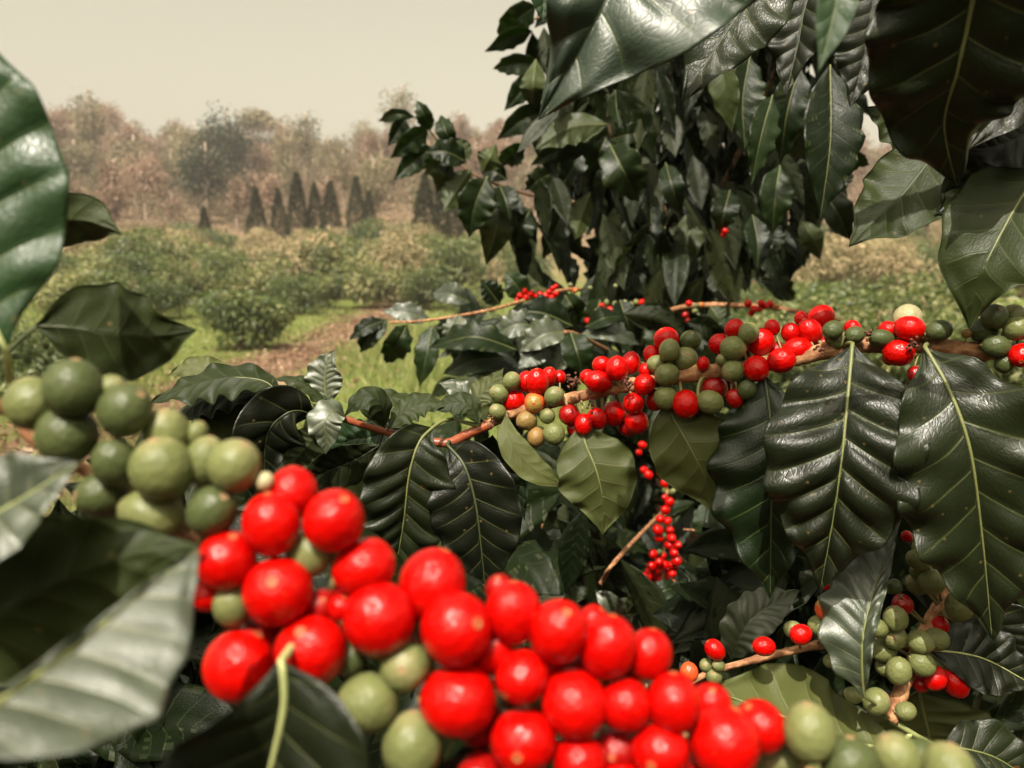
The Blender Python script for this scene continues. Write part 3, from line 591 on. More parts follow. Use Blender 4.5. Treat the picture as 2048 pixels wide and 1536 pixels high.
FB.leaf([(12, 700), (-30, 600), (-62, 420), (-90, 200), (-130, -40)], .205, 185, 'G', 'pale', roll=8, fold=14, wavy=.5, nv=8, wl=1.0, quilt=1.2)
FB.leaf([(-20, 470), (60, 455), (150, 440), (215, 455), (246, 470)], .30, 62, 'g', None, side=-1, roll=-20, fold=18, wavy=1.6, nv=6, quilt=.8)
FB.leaf([(72, 652), (150, 656), (230, 668), (310, 672), (394, 660)], .27, 100, 'D', 'dark', side=-1, roll=-10, fold=5, wavy=.8, nv=7, quilt=.6, tipk=1)
FB.leaf([(-160, 1500, -.030), (0, 1400, -.017), (140, 1300, -.004), (290, 1180, .006), (402, 1092, .016)], .152, 205, 'M', 'pale', side=1, roll=-22, fold=26, wavy=.5, nv=8, quilt=1.4, ribr=.009, face='h', wl=.08)
FB.leaf([(-240, 1400), (-60, 1270, 0), (90, 1180, 0), (250, 1115, 0), (400, 1092, .0)], .186, 150, 'D', 'dark', side=-1, roll=-8, fold=6, wavy=.7, nv=9, quilt=1.0, pet=False)
FB.leaf([(-190, 1120), (-60, 1055), (40, 1000), (110, 955), (166, 922)], .172, 120, 'L', 'pale', side=1, roll=0, fold=14, wavy=.8, nv=8, quilt=1.2, face='h')
FB.leaf([(563, 1322), (568, 1400), (552, 1490), (510, 1650), (480, 1780)], .178, 200, 'D', 'pale', side=1, roll=0, fold=34, wavy=.5, nv=8, quilt=.8, ribr=.007)
FB.leaf([(700, 1250), (694, 1225), (688, 1190), (684, 1170)], .26, 40, 'G', None, side=-1, hi=False)
FB.leaf([(1000, 1420), (960, 1500), (900, 1560), (820, 1660)], .215, 60, 'D', 'dark', side=1, fold=20, roll=40)
FB.stem([(905, 1400, .215, 3), (912, 1450, .215, 3), (900, 1500, .214, 3), (880, 1560, .214, 3)], M_PED, 8, 'growth_tip', 0)
FB.done()

# ---- middle branch, the one in focus
MB = Branch('coffee_branch', 'middle coffee branch in sharp focus, carrying red and green cherries over hanging dark leaves', 'coffee branch', org=(1420, 745, .5))
mb = lambda x, y: .548-.10*(x-1000)/1000
MB.stem([(975, 850, .556, 9), (1040, 822, .55, 10), (1130, 800, .542, 11), (1230, 777, .533, 12), (1310, 762, .525, 14), (1400, 745, .517, 15), (1470, 738, .51, 15), (1570, 722, .50, 16), (1690, 694, .49, 16), (1780, 690, .48, 16), (1860, 692, .47, 17), (1960, 702, .462, 17), (2080, 706, .455, 17), (2300, 730, .44, 18)])
MB.stem([(640, 818, .545, 5), (700, 842, .55, 6.5), (765, 862, .556, 7), (830, 876, .56, 8), (893, 886, .56, 9), (940, 866, .558, 9.5), (980, 849, .556, 10)], M_REDST, 14, bumps=.5)
MB.stem([(530, 772, .54, 4), (560, 788, .54, 4.5), (600, 803, .542, 5), (645, 820, .546, 6)], M_YOUNG, 12, bumps=.4)
MB.stem([(905, 838, .556, 2.5), (935, 846, .556, 4), (960, 852, .556, 5)], M_YOUNG, 8, 'growth_tip', .2)
MB.stem([(925, 828, .556, 1.5), (945, 838, .556, 3), (962, 848, .556, 4)], M_YOUNG, 8, 'growth_tip', .2)
MB.stem([(478, 768, .54, 1.5), (505, 770, .54, 4), (532, 773, .54, 4)], M_YOUNG, 8, 'growth_tip', .2)
MB.berries("""
1023 762 17.5 G 1 1.05 60 20; 998 787 18 G 0 1.05 150 20; 995 824 16.5 G 0; 1053 763 19 R 1 1.1 90 0; 1075 763 23.5 R 0 1.15 95 20; 1098 753 17 R 1 1.2 80 20; 1119 754 13 R 3; 1028 802 22 R 0 1.0 160 20; 1069 805 20 O 0 1.0 240 80; 1108 793 19 G 0 1.05 60 40
1053 841 19.5 B 0 1.1 200 30; 1095 832 15 G 1 1.0 70 45; 1072 874 18 B 1 1.15 265 10; 1108 868 21 G 0 1.05 290 10
1205 730 19 R 1 1.05 170 10; 1234 737 23 R 0 1.1 90 0; 1261 726 20 R 1 1.25 75 0; 1177 755 16 R 1 1.1 150 0; 1197 763 24 R 0 1.2 175 0
1139 830 20 D 1 1.0; 1167 849 19 R 0 1.2 270 10; 1194 837 20 R 0 1.15 110 0; 1228 827 23.5 R 0 1.12 60 10; 1267 807 20.5 R 0 1.05 280 40; 1273 843 23 R 1 1.05 280 0; 1255 852 20 D 2; 1150 858 16 D 2; 1289 769 20 R 0 1.02 20 10; 1291 741 14 R 2; 1303 708 16 R 2
1333 680 24 R 1 1.03 120 20; 1339 701 21 G 0 1.12 85 0; 1381 682 20 H 1 1.03 90 45; 1369 719 24 G 0 1.0 90 68; 1314 729 18.5 G 1 1.1 170 0; 1334 749 22.5 G 0 1.06 200 0; 1331 796 22 G 1 1.02; 1372 808 26.5 R 0 1.06 285 30; 1420 804 24 G 0 1.12 340 0
1428 776 24 D 2 1.1 0 0; 1406 728 13 R 3; 1469 797 17 D 2 1.2 290 0; 1494 779 19 H 1; 1310 800 20 D 3; 1455 770 18 D 3
1469 657 18.5 R 1 1.1 40 0; 1497 666 20 G 0 1.05 60 0; 1439 688 20 R 1 1.05 200 0; 1466 696 24 G 0 1.02 350 30; 1520 684 26.5 R 0 1.06 50 0; 1444 720 12 G 1; 1466 742 21 G 0 1.04 200 30; 1513 737 25 R 0 1.03 290 50; 1563 721 25 R 0 1.1 10 20
1595 699 25 R 0 1.2 10 0; 1581 665 18 R 2; 1619 662 24 R 0 1.15 120 10; 1642 635 24 R 1 1.12 30 0; 1602 637 13 R 3; 1666 660 18.5 H 0 1.12 30 0; 1675 681 20 G 0 1.05 120 55; 1705 657 16 R 1; 1710 670 17.5 H 0 1.15 10 0; 1763 677 21 H 0 1.35 175 0
1778 663 20 R 1 1.1 140 0; 1815 638 27 Y 1 1.05 90 0; 1819 657 26.5 R 0 1.12 345 10; 1877 661 23 H 0 1.2 10 0; 1797 706 26 R 0 1.14 350 20; 1830 748 15 D 2; 1779 715 14 D 3; 1765 690 12 D 3
1989 634 24 H 0 1.0 90 55; 2028 631 21 G 1 1.05; 1967 660 25 H 1 1.05 200 0; 2033 657 23 G 0 1.0 20 50; 1992 693 23.5 H 0 1.15 350 10; 2042 711 23 R 0; 2009 727 18 H 1 1.1 270 0; 1933 667 9 B 2; 2075 680 22 G 1; 2085 640 22 H 1; 2095 720 23 R 1
1545 655 15 R 3; 1645 690 18 D 3; 1555 700 16 D 3
""", mb, gap=.86, big=1.07)
# hanging leaves
MB.leaf([(865, 855, .0), (838, 885, -.010), (818, 950, -.012), (806, 1050, -.006), (784, 1178, .004)], .545, 92, 'T', 'olive', roll=10, fold=8, wavy=.8, nv=10, quilt=1.7)
MB.leaf([(895, 890), (928, 930, -.01), (950, 1000, -.012), (962, 1090, -.008), (972, 1192)], .548, 92, 'D', 'dark', roll=-14, fold=10, wavy=.5, nv=9, quilt=.6)
MB.leaf([(1012, 828), (1020, 880, -.01), (1058, 930, -.012), (1098, 955, -.01), (1136, 974)], .535, 30, 'T', 'olive', side=-1, roll=12, fold=5, wavy=.4, nv=9, quilt=.8)
MB.leaf([(1160, 850), (1172, 890, -.006), (1194, 945, -.010), (1207, 1010, -.006), (1205, 1068)], .535, 80, 'T', 'olive', side=-1, roll=6, fold=5, wavy=.9, nv=7, quilt=.8)
MB.leaf([(1330, 800), (1352, 845, -.004), (1388, 910, -.008), (1420, 975, -.004), (1440, 1034)], .525, 84, 'T', 'olive', side=-1, roll=-8, fold=4, wavy=.9, nv=7, quilt=.7)
MB.leaf([(1528, 750), (1540, 830, -.006), (1544, 950, -.012), (1542, 1080, -.006), (1540, 1198)], .50, 118, 'g', 'dark', side=1, roll=-6, fold=6, wavy=1.2, nv=9, quilt=.6, wl=.75)
MB.leaf([(1705, 688), (1695, 800, -.012), (1682, 930, -.020), (1664, 1050, -.012), (1640, 1182)], .462, 142, 'T', 'olive', side=1, roll=3, fold=6, wavy=.8, nv=9, quilt=2.1, nt_=70, nu=26, ribr=.005)
MB.leaf([(1850, 695), (1898, 780, -.014), (1940, 900, -.022), (1965, 1080, -.014), (1984, 1278)], .442, 142, 'T', 'olive', side=1, roll=12, fold=9, wavy=1.3, nv=9, quilt=1.3, nt_=70, nu=26, ribr=.005)
# leaves of the tip, left
MB.leaf([(560, 792), (528, 762), (455, 755), (382, 772), (300, 806)], .535, 55, 'g', 'olive', side=-1, roll=-50, fold=6, wavy=1.5, nv=9, quilt=.8)
MB.leaf([(530, 784), (455, 790), (395, 808), (340, 852)], .55, 46, 'D', 'dark', side=-1, roll=-50, fold=6, wavy=1.4, nv=8)
MB.leaf([(560, 795), (490, 815), (430, 850), (372, 905)], .56, 60, 'T', 'olive', side=-1, roll=10, fold=4, wavy=.6, nv=8, quilt=.6)
MB.leaf([(480, 770), (430, 745), (385, 735), (335, 752)], .58, 34, 'T', None, side=-1, roll=-30, fold=4, wavy=1.5)
MB.leaf([(656, 815), (630, 785), (595, 762), (548, 756)], .545, 26, 'g', None, side=-1, roll=-50, fold=6, wavy=1.6)
MB.leaf([(656, 812), (650, 775), (652, 735), (670, 700)], .55, 38, 'L', 'olive', side=1, roll=5, fold=12, wavy=1.0, nv=11, quilt=.7, face='h')
MB.leaf([(690, 832, .0), (668, 822, -.01), (650, 842, -.016), (652, 875, -.014), (652, 908, -.010)], .545, 36, 'L', 'olive', side=1, roll=-6, fold=8, wavy=.8, nv=10, quilt=.6, face='h')
MB.leaf([(768, 856), (764, 815, -.01), (742, 794, -.014), (710, 806, -.014), (690, 832, -.01)], .545, 34, 'g', None, side=-1, roll=-40, fold=5, wavy=.8)
MB.leaf([(765, 856), (740, 810, .01), (780, 795, .015), (860, 803, .02)], .565, 34, 'g', None, side=-1, roll=50, fold=10, wavy=1.4)
MB.leaf([(775, 858), (810, 822), (850, 806), (900, 812)], .55, 34, 'g', 'olive', side=-1, roll=38, fold=6, wavy=1.2)
MB.leaf([(958, 848), (940, 812), (905, 806), (862, 822)], .55, 30, 'g', None, side=-1, roll=-35, fold=5, wavy=1.0)
MB.leaf([(968, 845), (955, 800), (985, 765), (1008, 735)], .57, 34, 'T', 'olive', side=-1, roll=30, fold=8, wavy=1.0)
MB.leaf([(960, 846), (938, 800), (905, 775), (876, 765)], .575, 28, 'L', None, side=1, roll=0, fold=8, wavy=1.0, face='h')
MB.leaf([(625, 828, 0), (585, 822, -.012), (545, 850, -.016), (530, 895, -.012), (530, 962, -.006)], .545, 68, 'T', 'dark', side=1, roll=14, fold=6, wavy=1.3, nv=7, quilt=1.3)
MB.leaf([(760, 890), (710, 920), (650, 945), (585, 975)], .58, 46, 'T', 'dark', side=1, roll=25, fold=8, wavy=.6, nv=10, quilt=1.6)
MB.leaf([(640, 850), (625, 880), (600, 910), (570, 948)], .575, 44, 'g', None, side=-1, roll=0, fold=5)
MB.leaf([(770, 868), (735, 875), (690, 885), (655, 925)], .60, 40, 'G', None, side=1, roll=0, fold=5)
MB.leaf([(985, 870), (990, 920, .02), (1030, 985, .02), (1050, 1040, .02)], .575, 44, 'g', None, side=1, roll=-20, fold=5)
for cx, cy, n_, rr_ in [(1145, 763, 46, 13), (1255, 768, 14, 10), (1735, 668, 8, 7), (1825, 690, 16, 10), (1640, 700, 8, 7), (1180, 812, 7, 8), (980, 842, 6, 8)]:
    dfl = Acc()
    for k in range(n_):
        dd = mb(cx, cy)-.012+random.uniform(-.004, .006); x0, y0 = cx+random.gauss(0, rr_*.45), cy+random.gauss(0, rr_*.45)
        p0 = P(x0, y0, dd); p1 = P(x0+random.uniform(-6, 6), y0+random.uniform(-7, 7), dd-random.uniform(0, .003)); dfl.tube([p0, (p0+p1)/2+np.array([0, 0, .0005]), p1], [.0004, .0007, .0009], 6)
    dfl.obj('dried_flower', M_DRY, MB.root)
MB.done()

# ---- lower right branch
RB = Branch('coffee_branch', 'woody brown coffee branch at lower right with oval green cherries and a red pair', 'coffee branch', org=(1820, 1300, .5))
rb = lambda x, y: .485
RB.stem([(1930, 1110, .52, 15), (1895, 1185, .51, 15), (1850, 1270, .50, 15), (1805, 1375, .495, 14), (1782, 1442, .49, 13)])
RB.stem([(1782, 1440, .49, 6), (1830, 1470, .488, 5), (1880, 1500, .486, 4.5), (1960, 1570, .485, 4)], M_YOUNG, 10, 'growth_tip', .3)
RB.stem([(1845, 1290, .515, 8), (1740, 1290, .52, 8), (1650, 1288, .525, 8), (1580, 1302, .53, 8), (1500, 1322, .535, 7), (1420, 1345, .54, 6), (1370, 1372, .54, 5)])
RB.berries("""
1791 1237 23.5 G 0 1.1 100 10; 1753 1256 20 G 1 1.12 170 0; 1789 1275 23 G 0 1.0 150 55; 1841 1284 22.5 G 0 1.12 340 40; 1874 1279 22 G 1 1.1 345 0; 1766 1300 24 G 0 1.12 190 0; 1742 1286 16 G 2; 1844 1328 24 G 0 1.12 330 0
1797 1342 25 G 0 1.12 265 0; 1769 1336 16 G 1 1.1; 1869 1356 23 R 0 1.08 230 30; 1911 1366 27 R 1 1.2 300 0; 1752 1403 25 G 0 1.0 40 20; 1811 1422 18.5 G 1 1.1 10 0; 1706 1390 16 G 1 1.2; 1649 1219 19 O 0 1.12 100 0; 1638 1251 20 G 0 1.05 200 0
1602 1269 20 R 0 1.1 20 0; 1586 1259 17 G 1; 1430 1300 20.5 R 0 1.15 130 0; 1528 1293 20 R 0 1.2 180 0; 1378 1344 18 O 0 1.12 270 0; 1413 1331 14 G 1; 1437 1331 12 G 0; 1428 1353 16 G 0; 1836 1120 21 G 0 1.2 150 0; 1845 1098 20 G 1 1.1
1836 1143 16 G 1; 1864 1164 24 G 0 1.02 270 30; 1834 1168 21 G 1 1.05; 1814 1073 11 R 2; 1920 1212 28 G 2 1.15 60 0; 1805 1209 20 D 2; 1877 1250 18 R 3; 1790 1173 14 H 2; 1660 1322 13 G 2; 1840 1368 16 D 3; 1700 1250 14 R 2; 1650 1170 9 R 3
""", rb, gap=.88, big=1.06)
RB.leaf([(1800, 1502), (1755, 1494), (1664, 1478), (1560, 1430), (1408, 1374)], .49, 128, 'T', 'pale', side=-1, roll=-22, fold=5, wavy=.8, nv=7, quilt=1.2, wl=.6)
RB.leaf([(1728, 1392), (1724, 1330, -.004), (1728, 1260, -.004), (1752, 1170, .004), (1802, 1040, .02)], .47, 84, 'L', 'olive', side=1, roll=12, fold=14, wavy=1.1, nv=12, quilt=1.4, wr=.3, face='h')
RB.leaf([(1462, 1318), (1480, 1270, -.01), (1520, 1225, -.012), (1600, 1180, 0)], .60, 46, 'L', None, side=1, roll=0, fold=14, wavy=1.0, nv=12, quilt=1.4, face='h')
RB.leaf([(1860, 1300), (1930, 1308), (1985, 1325), (2075, 1375)], .50, 72, 'T', 'pale', side=1, roll=14, fold=8, wavy=1.0, nv=9, quilt=.8)
RB.leaf([(1838, 1380), (1846, 1420), (1858, 1470), (1880, 1560)], .54, 118, 'T', 'olive', side=-1, roll=0, fold=3, wavy=.7, nv=7, quilt=.8)
RB.leaf([(1882, 1492), (1940, 1500), (2000, 1520), (2090, 1580)], .50, 66, 'T', 'olive', side=1, roll=22, fold=12, wavy=.7, nv=9, quilt=1.2)
RB.leaf([(1960, 1225), (2000, 1250), (2040, 1310), (2090, 1360)], .56, 70, 'D', None, side=1, roll=0, fold=8)
RB.leaf([(1700, 1190), (1688, 1170), (1680, 1160), (1655, 1172)], .58, 17, 'G', None, side=1, roll=0, fold=8, hi=False)
RB.done()

# ---- overhanging leaves, upper right
UB = Branch('coffee_branch', 'overhanging coffee branch above the frame with big glossy leaves hanging from the top edge', 'coffee branch', org=(1600, -140, .36))
UB.stem([(1050, -230, .36, 16), (1300, -180, .36, 17), (1600, -150, .36, 18), (1960, -170, .36, 19), (2400, -200, .36, 20)])
UB.leaf([(1985, -230, -.05), (1945, 0, -.02), (1915, 140, -.005), (1888, 250, .012), (1912, 370, .03)], .33, 185, 'T', 'olive', side=1, roll=16, fold=7, wavy=1.0, nv=8, quilt=.9, nt_=64, nu=24, tipk=.85)
UB.leaf([(1400, -420), (1290, -160, -.01), (1212, 0, -.014), (1165, 90, -.010), (1076, 240)], .34, 250, 'W', 'dark', side=1, roll=18, fold=22, wavy=.9, nv=8, quilt=.9, nt_=64, nu=24, face='h', wr=.7, wl=1.15, ribr=.003, tipk=.8)
UB.leaf([(1560, -130), (1520, -30), (1450, 70), (1364, 204)], .42, 92, 'D', 'dark', side=1, roll=-18, fold=10, wavy=1.2, nv=8, quilt=.8)
UB.leaf([(1700, -110), (1682, -40), (1662, 50), (1638, 142)], .26, 40, 'G', 'olive', side=1, roll=12, fold=20, wavy=.3, nv=7, quilt=.6)
UB.leaf([(1650, -90), (1612, 10), (1596, 90), (1570, 195)], .48, 62, 'T', 'dark', side=1, roll=-20, fold=24, wavy=1.2, nv=9, quilt=1.8)
UB.leaf([(1120, -100), (1100, -50), (1088, 0), (1085, 44)], .36, 50, 'G', None, side=1, roll=20, fold=10, wavy=.5)
UB.leaf([(1760, -60), (1745, 20), (1730, 110), (1700, 215)], .46, 74, 'D', None, side=1, roll=10, fold=8)
UB.leaf([(1440, -120), (1420, -40), (1400, 60), (1392, 150)], .46, 74, 'g', None, side=1, roll=10, fold=8)
UB.leaf([(2120, -60), (2075, 60), (2010, 200), (1935, 300)], .40, 90, 'D', None, side=1, roll=10, fold=8)
UB.done()
VB = Branch('coffee_branch', 'shaded coffee branch at the right edge with broad drooping leaves, one with a brown spot', 'coffee branch', org=(2000, 250, .46))
VB.stem([(2350, 150, .47, 12), (2150, 230, .47, 11), (2020, 260, .465, 9), (1930, 300, .462, 7), (1895, 330, .46, 5)])
VB.leaf([(1905, 250), (1860, 320), (1800, 395), (1750, 440), (1698, 492)], .455, 84, 'D', 'dark', side=-1, roll=-8, fold=5, wavy=.9, nv=8, quilt=.6)
VB.leaf([(2110, 300), (2040, 400, -.008), (1975, 520, -.012), (1952, 580, -.008), (1938, 658)], .44, 110, 'D', 'olive', side=-1, roll=5, fold=4, wavy=.7, nv=8, quilt=.8)
VB.leaf([(2060, 280), (2000, 330), (1930, 370), (1870, 430)], .45, 70, 'T', None, side=1, roll=20, fold=12, wavy=1.0, quilt=1.2)
VB.leaf([(1900, 300), (1840, 260), (1790, 240), (1730, 215)], .47, 60, 'D', None, side=-1, roll=-30, fold=5)
VB.leaf([(2100, 210), (2060, 260), (2000, 290), (1930, 300)], .43, 60, 'D', None, side=1, roll=0, fold=5)
VB.done()

# ================================================================== THE BIG COFFEE TREE BEHIND
TR = Branch('coffee_tree', 'big dark coffee tree behind the middle branch, dense with drooping leaves', 'coffee tree', org=(1400, 768, 1.95))
base = at_ground(1390, 2.05); TR.root.location = base; TR.org = np.array(base)
def w2p(p):
    v = np.array(p)-CAM; d = v@FW; return (1024+(v@RT)*FPX/d, 768-(v@UP)*FPX/d, d)
x0, y0, d0 = w2p(base)
TR.stem([(x0, y0, d0, 26), (1385, 900, 2.0, 24), (1370, 600, 2.0, 20), (1380, 300, 1.98, 16), (1400, 0, 1.95, 12), (1410, -300, 1.95, 8)], M_BARKT, 14, 'trunk')
def limb(pts, mat=M_BARKT): TR.stem(pts, mat, 10, 'limb', .8)
limb([(1372, 620, 2.0, 8), (1320, 400, 1.85, 6), (1230, 290, 1.7, 4), (1215, 190, 1.65, 3)])
limb([(1372, 560, 2.0, 7), (1180, 420, 1.8, 5), (1060, 390, 1.7, 4), (960, 355, 1.62, 3.2), (900, 310, 1.6, 2.6), (860, 262, 1.6, 2)])
limb([(1372, 640, 2.0, 6), (1247, 596, 1.75, 5), (1169, 580, 1.55, 4.5), (1118, 582, 1.45, 4.2), (1051, 600, 1.38, 4), (975, 621, 1.32, 3.5), (860, 640, 1.3, 3), (780, 645, 1.3, 2)], M_BARK)
limb([(1375, 700, 2.0, 7), (1325, 640, 1.6, 6), (1356, 617, 1.5, 6), (1422, 610, 1.45, 6), (1500, 612, 1.42, 5.5), (1560, 617, 1.4, 5), (1680, 640, 1.4, 4)], M_BARK)
limb([(1380, 760, 2.0, 7), (1260, 720, 1.5, 5), (1160, 672, 1.15, 4.5), (1130, 664, 1.08, 4)], M_BARK)
limb([(1380, 500, 2.0, 7), (1480, 300, 1.8, 5), (1560, 120, 1.6, 4)])
limb([(1380, 200, 2.0, 6), (1250, 60, 1.8, 4), (1120, 30, 1.7, 3), (1060, 40, 1.65, 2)])
limb([(1380, 420, 2.0, 6), (1550, 380, 1.9, 4), (1700, 330, 1.85, 3)])
limb([(1385, 900, 2.0, 7), (1350, 850, 1.4, 4), (1335, 960, 1.22, 3), (1325, 1160, 1.2, 2.5)], M_BARK)
limb([(1400, 950, 2.0, 6), (1262, 1088, 1.02, 4), (1200, 1168, .98, 4.5)], M_BARK)
limb([(1130, 930, 1.3, 2), (1100, 1000, 1.15, 2), (1078, 1080, 1.12, 2), (1070, 1160, 1.1, 1.6)], M_BARK)
tc_ = lambda x, y: 1.38 if y < 660 else 1.2
TR.berries("""
1040 592 6.5 R 0; 1050 583 6 R 1; 1052 596 6 R 0; 1062 588 6.5 R 0; 1072 592 6 R 0; 1080 589 6.5 R 0; 1092 592 6 R 0; 1098 584 6 R 0; 1106 577 6 R 0; 1112 588 6 R 0; 1103 595 6 R 1; 1088 600 6 R 1; 1112 573 5 R 1; 1035 600 5.5 R 1
1150 581 5.5 O 0; 1180 576 5 G 0; 1140 570 5 G 1; 1231 572 5 G 1; 1203 613 7 R 0; 1220 620 7.5 R 0; 1195 624 7 G 0; 1188 632 6 G 0; 1175 642 6.5 R 0; 1213 605 6 G 1; 1230 608 6 G 0; 1240 613 6.5 G 0; 1250 606 6 G 1; 1262 610 6.5 G 0; 1272 604 6 G 1
1283 605 7 R 0; 1288 615 6.5 R 0; 1280 622 6 D 1; 1292 618 5.5 R 0; 1230 648 6 R 0; 1378 607 7 R 0; 1370 630 7 D 0; 1392 612 5.5 H 0; 1402 610 6 O 0; 1390 622 6 G 0; 1396 630 5.5 H 1; 1374 640 6 D 1
1496 607 8 R 0; 1508 618 8 R 0; 1503 626 7 R 0; 1522 606 7 R 0; 1531 612 7 R 0; 1540 608 7.5 R 0; 1553 612 6 O 0; 1519 618 7 R 1; 1546 648 7.5 R 0; 1549 658 6.5 R 0; 1563 635 6 G 0; 1568 625 6 G 1; 1570 648 6 G 0; 1450 463 6.5 R 0; 1446 470 5 R 0
""", tc_, pedicel=False)
tc2 = lambda x, y: 1.18
TR.berries("""
1316 1060 10 R 0; 1318 1076 8.5 R 0; 1343 1076 8.5 R 0; 1338 1090 8 R 0; 1355 1090 8 R 0; 1306 1108 8.5 R 0; 1348 1106 8 R 0; 1319 1124 8 R 0; 1353 1122 9.5 R 0; 1303 1132 9 R 0; 1329 1130 8.5 R 0; 1343 1130 8 R 0; 1310 1139 8.5 R 0
1293 1154 9.5 R 0; 1303 1149 8.5 R 0; 1316 1157 8.5 R 0; 1324 1146 8 R 0; 1344 1148 7.5 R 0; 1328 1072 6 H 0; 1319 1104 6 H 1; 1285 890 8 R 0; 1297 950 8.5 R 0; 1288 940 7.5 R 1; 1325 930 8 R 0; 1322 945 7.5 R 0; 1329 967 8 R 0; 1325 942 6 R 0
1339 1004 9 R 0; 1331 1020 9 R 0; 1320 1038 8 R 0; 1335 1042 8 R 0; 1133 948 8 R 0; 1128 938 6 G 1; 1052 1158 5 R 0; 1343 1220 8 D 0; 1345 983 6 G 0; 1345 1165 6 O 0; 1310 1165 7 R 1; 1300 1142 8 D 1; 1336 1138 8 R 1; 1322 1132 8 R 1; 1326 1112 7 R 1; 1350 1135 7 D 1; 1300 1160 7 R 1; 1332 1156 7 R 1; 1340 1060 7 R 1; 1330 995 7 D 1; 1310 905 7 R 1; 1278 905 6 R 1
""", tc2, big=1.1, pedicel=False)
HL = """
812 238 775 292 20 1.62 1 10; 905 305 850 350 22 1.62 1 0; 940 320 905 275 18 1.62 -1 0; 1000 372 1020 440 26 1.6 1 10; 900 318 872 385 24 1.62 -1 10; 1040 390 1010 470 26 1.62 1 0; 1050 300 1000 330 22 1.6 1 10; 1060 420 1030 500 26 1.65 1 10
831 235 757 243 12 1.6 1 0; 860 262 833 200 17 1.6 1 0; 907 297 882 231 19 1.6 1 0; 856 262 780 317 24 1.6 1 20; 880 300 786 362 24 1.6 1 10; 934 325 848 305 26 1.58 1 -20; 942 338 886 425 30 1.6 -1 0; 975 352 938 476 38 1.56 1 10; 965 345 992 288 28 1.6 -1 10; 1000 385 972 532 34 1.62 -1 10
1015 360 960 330 22 1.65 1 0; 1065 62 968 104 20 1.6 1 20; 1072 12 995 82 30 1.6 1 20; 1080 130 985 138 20 1.62 1 0; 1085 150 1008 222 24 1.62 1 10; 1072 118 1072 232 28 1.55 -1 0; 1110 228 992 280 26 1.6 1 10; 1215 248 1068 300 34 1.5 -1 -15; 1218 268 1060 330 30 1.55 1 20
1219 288 1277 405 42 1.45 1 0; 1220 280 1300 268 20 1.5 1 10; 1331 325 1362 432 24 1.5 1 10; 1215 270 1180 345 30 1.6 1 0; 1350 230 1330 300 24 1.6 -1 0; 1230 180 1240 255 24 1.6 1 10; 1190 270 1120 380 30 1.65 1 0; 1100 350 1050 380 22 1.6 1 0; 1180 385 1150 480 26 1.6 -1 20
1250 400 1225 520 30 1.7 -1 0; 1300 380 1290 520 30 1.7 1 30; 1380 420 1370 540 30 1.7 -1 0; 1130 400 1085 520 28 1.7 1 0; 1435 97 1464 266 32 .95 -1 20; 1545 190 1502 370 34 .9 1 30; 1500 110 1490 300 40 1.0 1 20; 1600 130 1560 330 40 1.0 1 20; 1560 330 1545 470 34 1.2 1 10
1460 380 1440 470 28 1.4 1 0; 1505 430 1515 545 26 1.3 1 20; 1540 440 1545 520 26 1.3 1 20; 1640 380 1700 480 30 1.3 1 20; 1600 440 1640 520 24 1.5 -1 10; 1700 330 1650 390 26 1.3 1 0; 1655 320 1740 330 22 1.5 1 -20; 1660 130 1640 440 60 .80 1 28
1035 700 858 695 34 1.10 1 -35; 1090 655 975 678 30 1.15 1 -35; 1145 652 1028 622 34 1.15 1 -25; 1137 664 1038 705 34 1.10 1 -20; 1141 664 1167 750 32 1.05 1 8; 1130 680 1105 750 30 1.10 1 10; 1170 655 1243 632 24 1.15 1 30; 1160 670 1280 690 26 1.15 1 40; 1105 700 1035 738 26 1.10 1 -40
1010 715 885 748 30 1.12 1 -40; 1000 740 890 775 24 1.12 -1 -30; 865 648 838 775 26 1.28 1 20; 815 648 772 728 28 1.3 1 10; 775 640 720 705 24 1.3 1 -20; 770 640 698 680 18 1.3 1 -30; 940 605 866 585 24 1.35 1 -20; 860 640 765 622 22 1.35 1 -30; 920 630 900 700 24 1.3 1 10
975 622 1000 680 26 1.3 -1 10; 1000 610 960 560 24 1.4 1 0; 1050 600 1010 545 26 1.5 1 0; 1200 600 1180 660 28 1.4 1 20; 1240 600 1265 670 28 1.35 1 20; 1270 600 1300 665 24 1.4 1 -10; 1130 590 1160 640 28 1.4 1 -10; 1320 640 1300 720 26 1.4 1 0; 1420 612 1450 660 24 1.4 -1 0
1480 1215 1345 1165 30 .82 1 -30; 1515 1205 1335 1272 32 .76 1 -35; 1500 1250 1345 1308 24 .74 1 -30; 1290 1205 1370 1170 22 .9 1 20; 1300 1180 1250 1230 22 .95 -1 0; 1150 1090 1090 1180 30 1.1 1 -20; 905 1100 925 1180 26 .75 1 10
1200 1000 1180 1100 26 1.3 1 0; 1420 1000 1412 1090 26 .9 1 0; 1440 1040 1420 1130 30 .9 1 0; 1190 1180 1250 1260 24 1.0 1 20; 870 940 905 1040 24 .8 -1 10; 1520 560 1590 600 24 1.5 1 20; 1480 640 1430 700 24 1.3 1 -10
"""
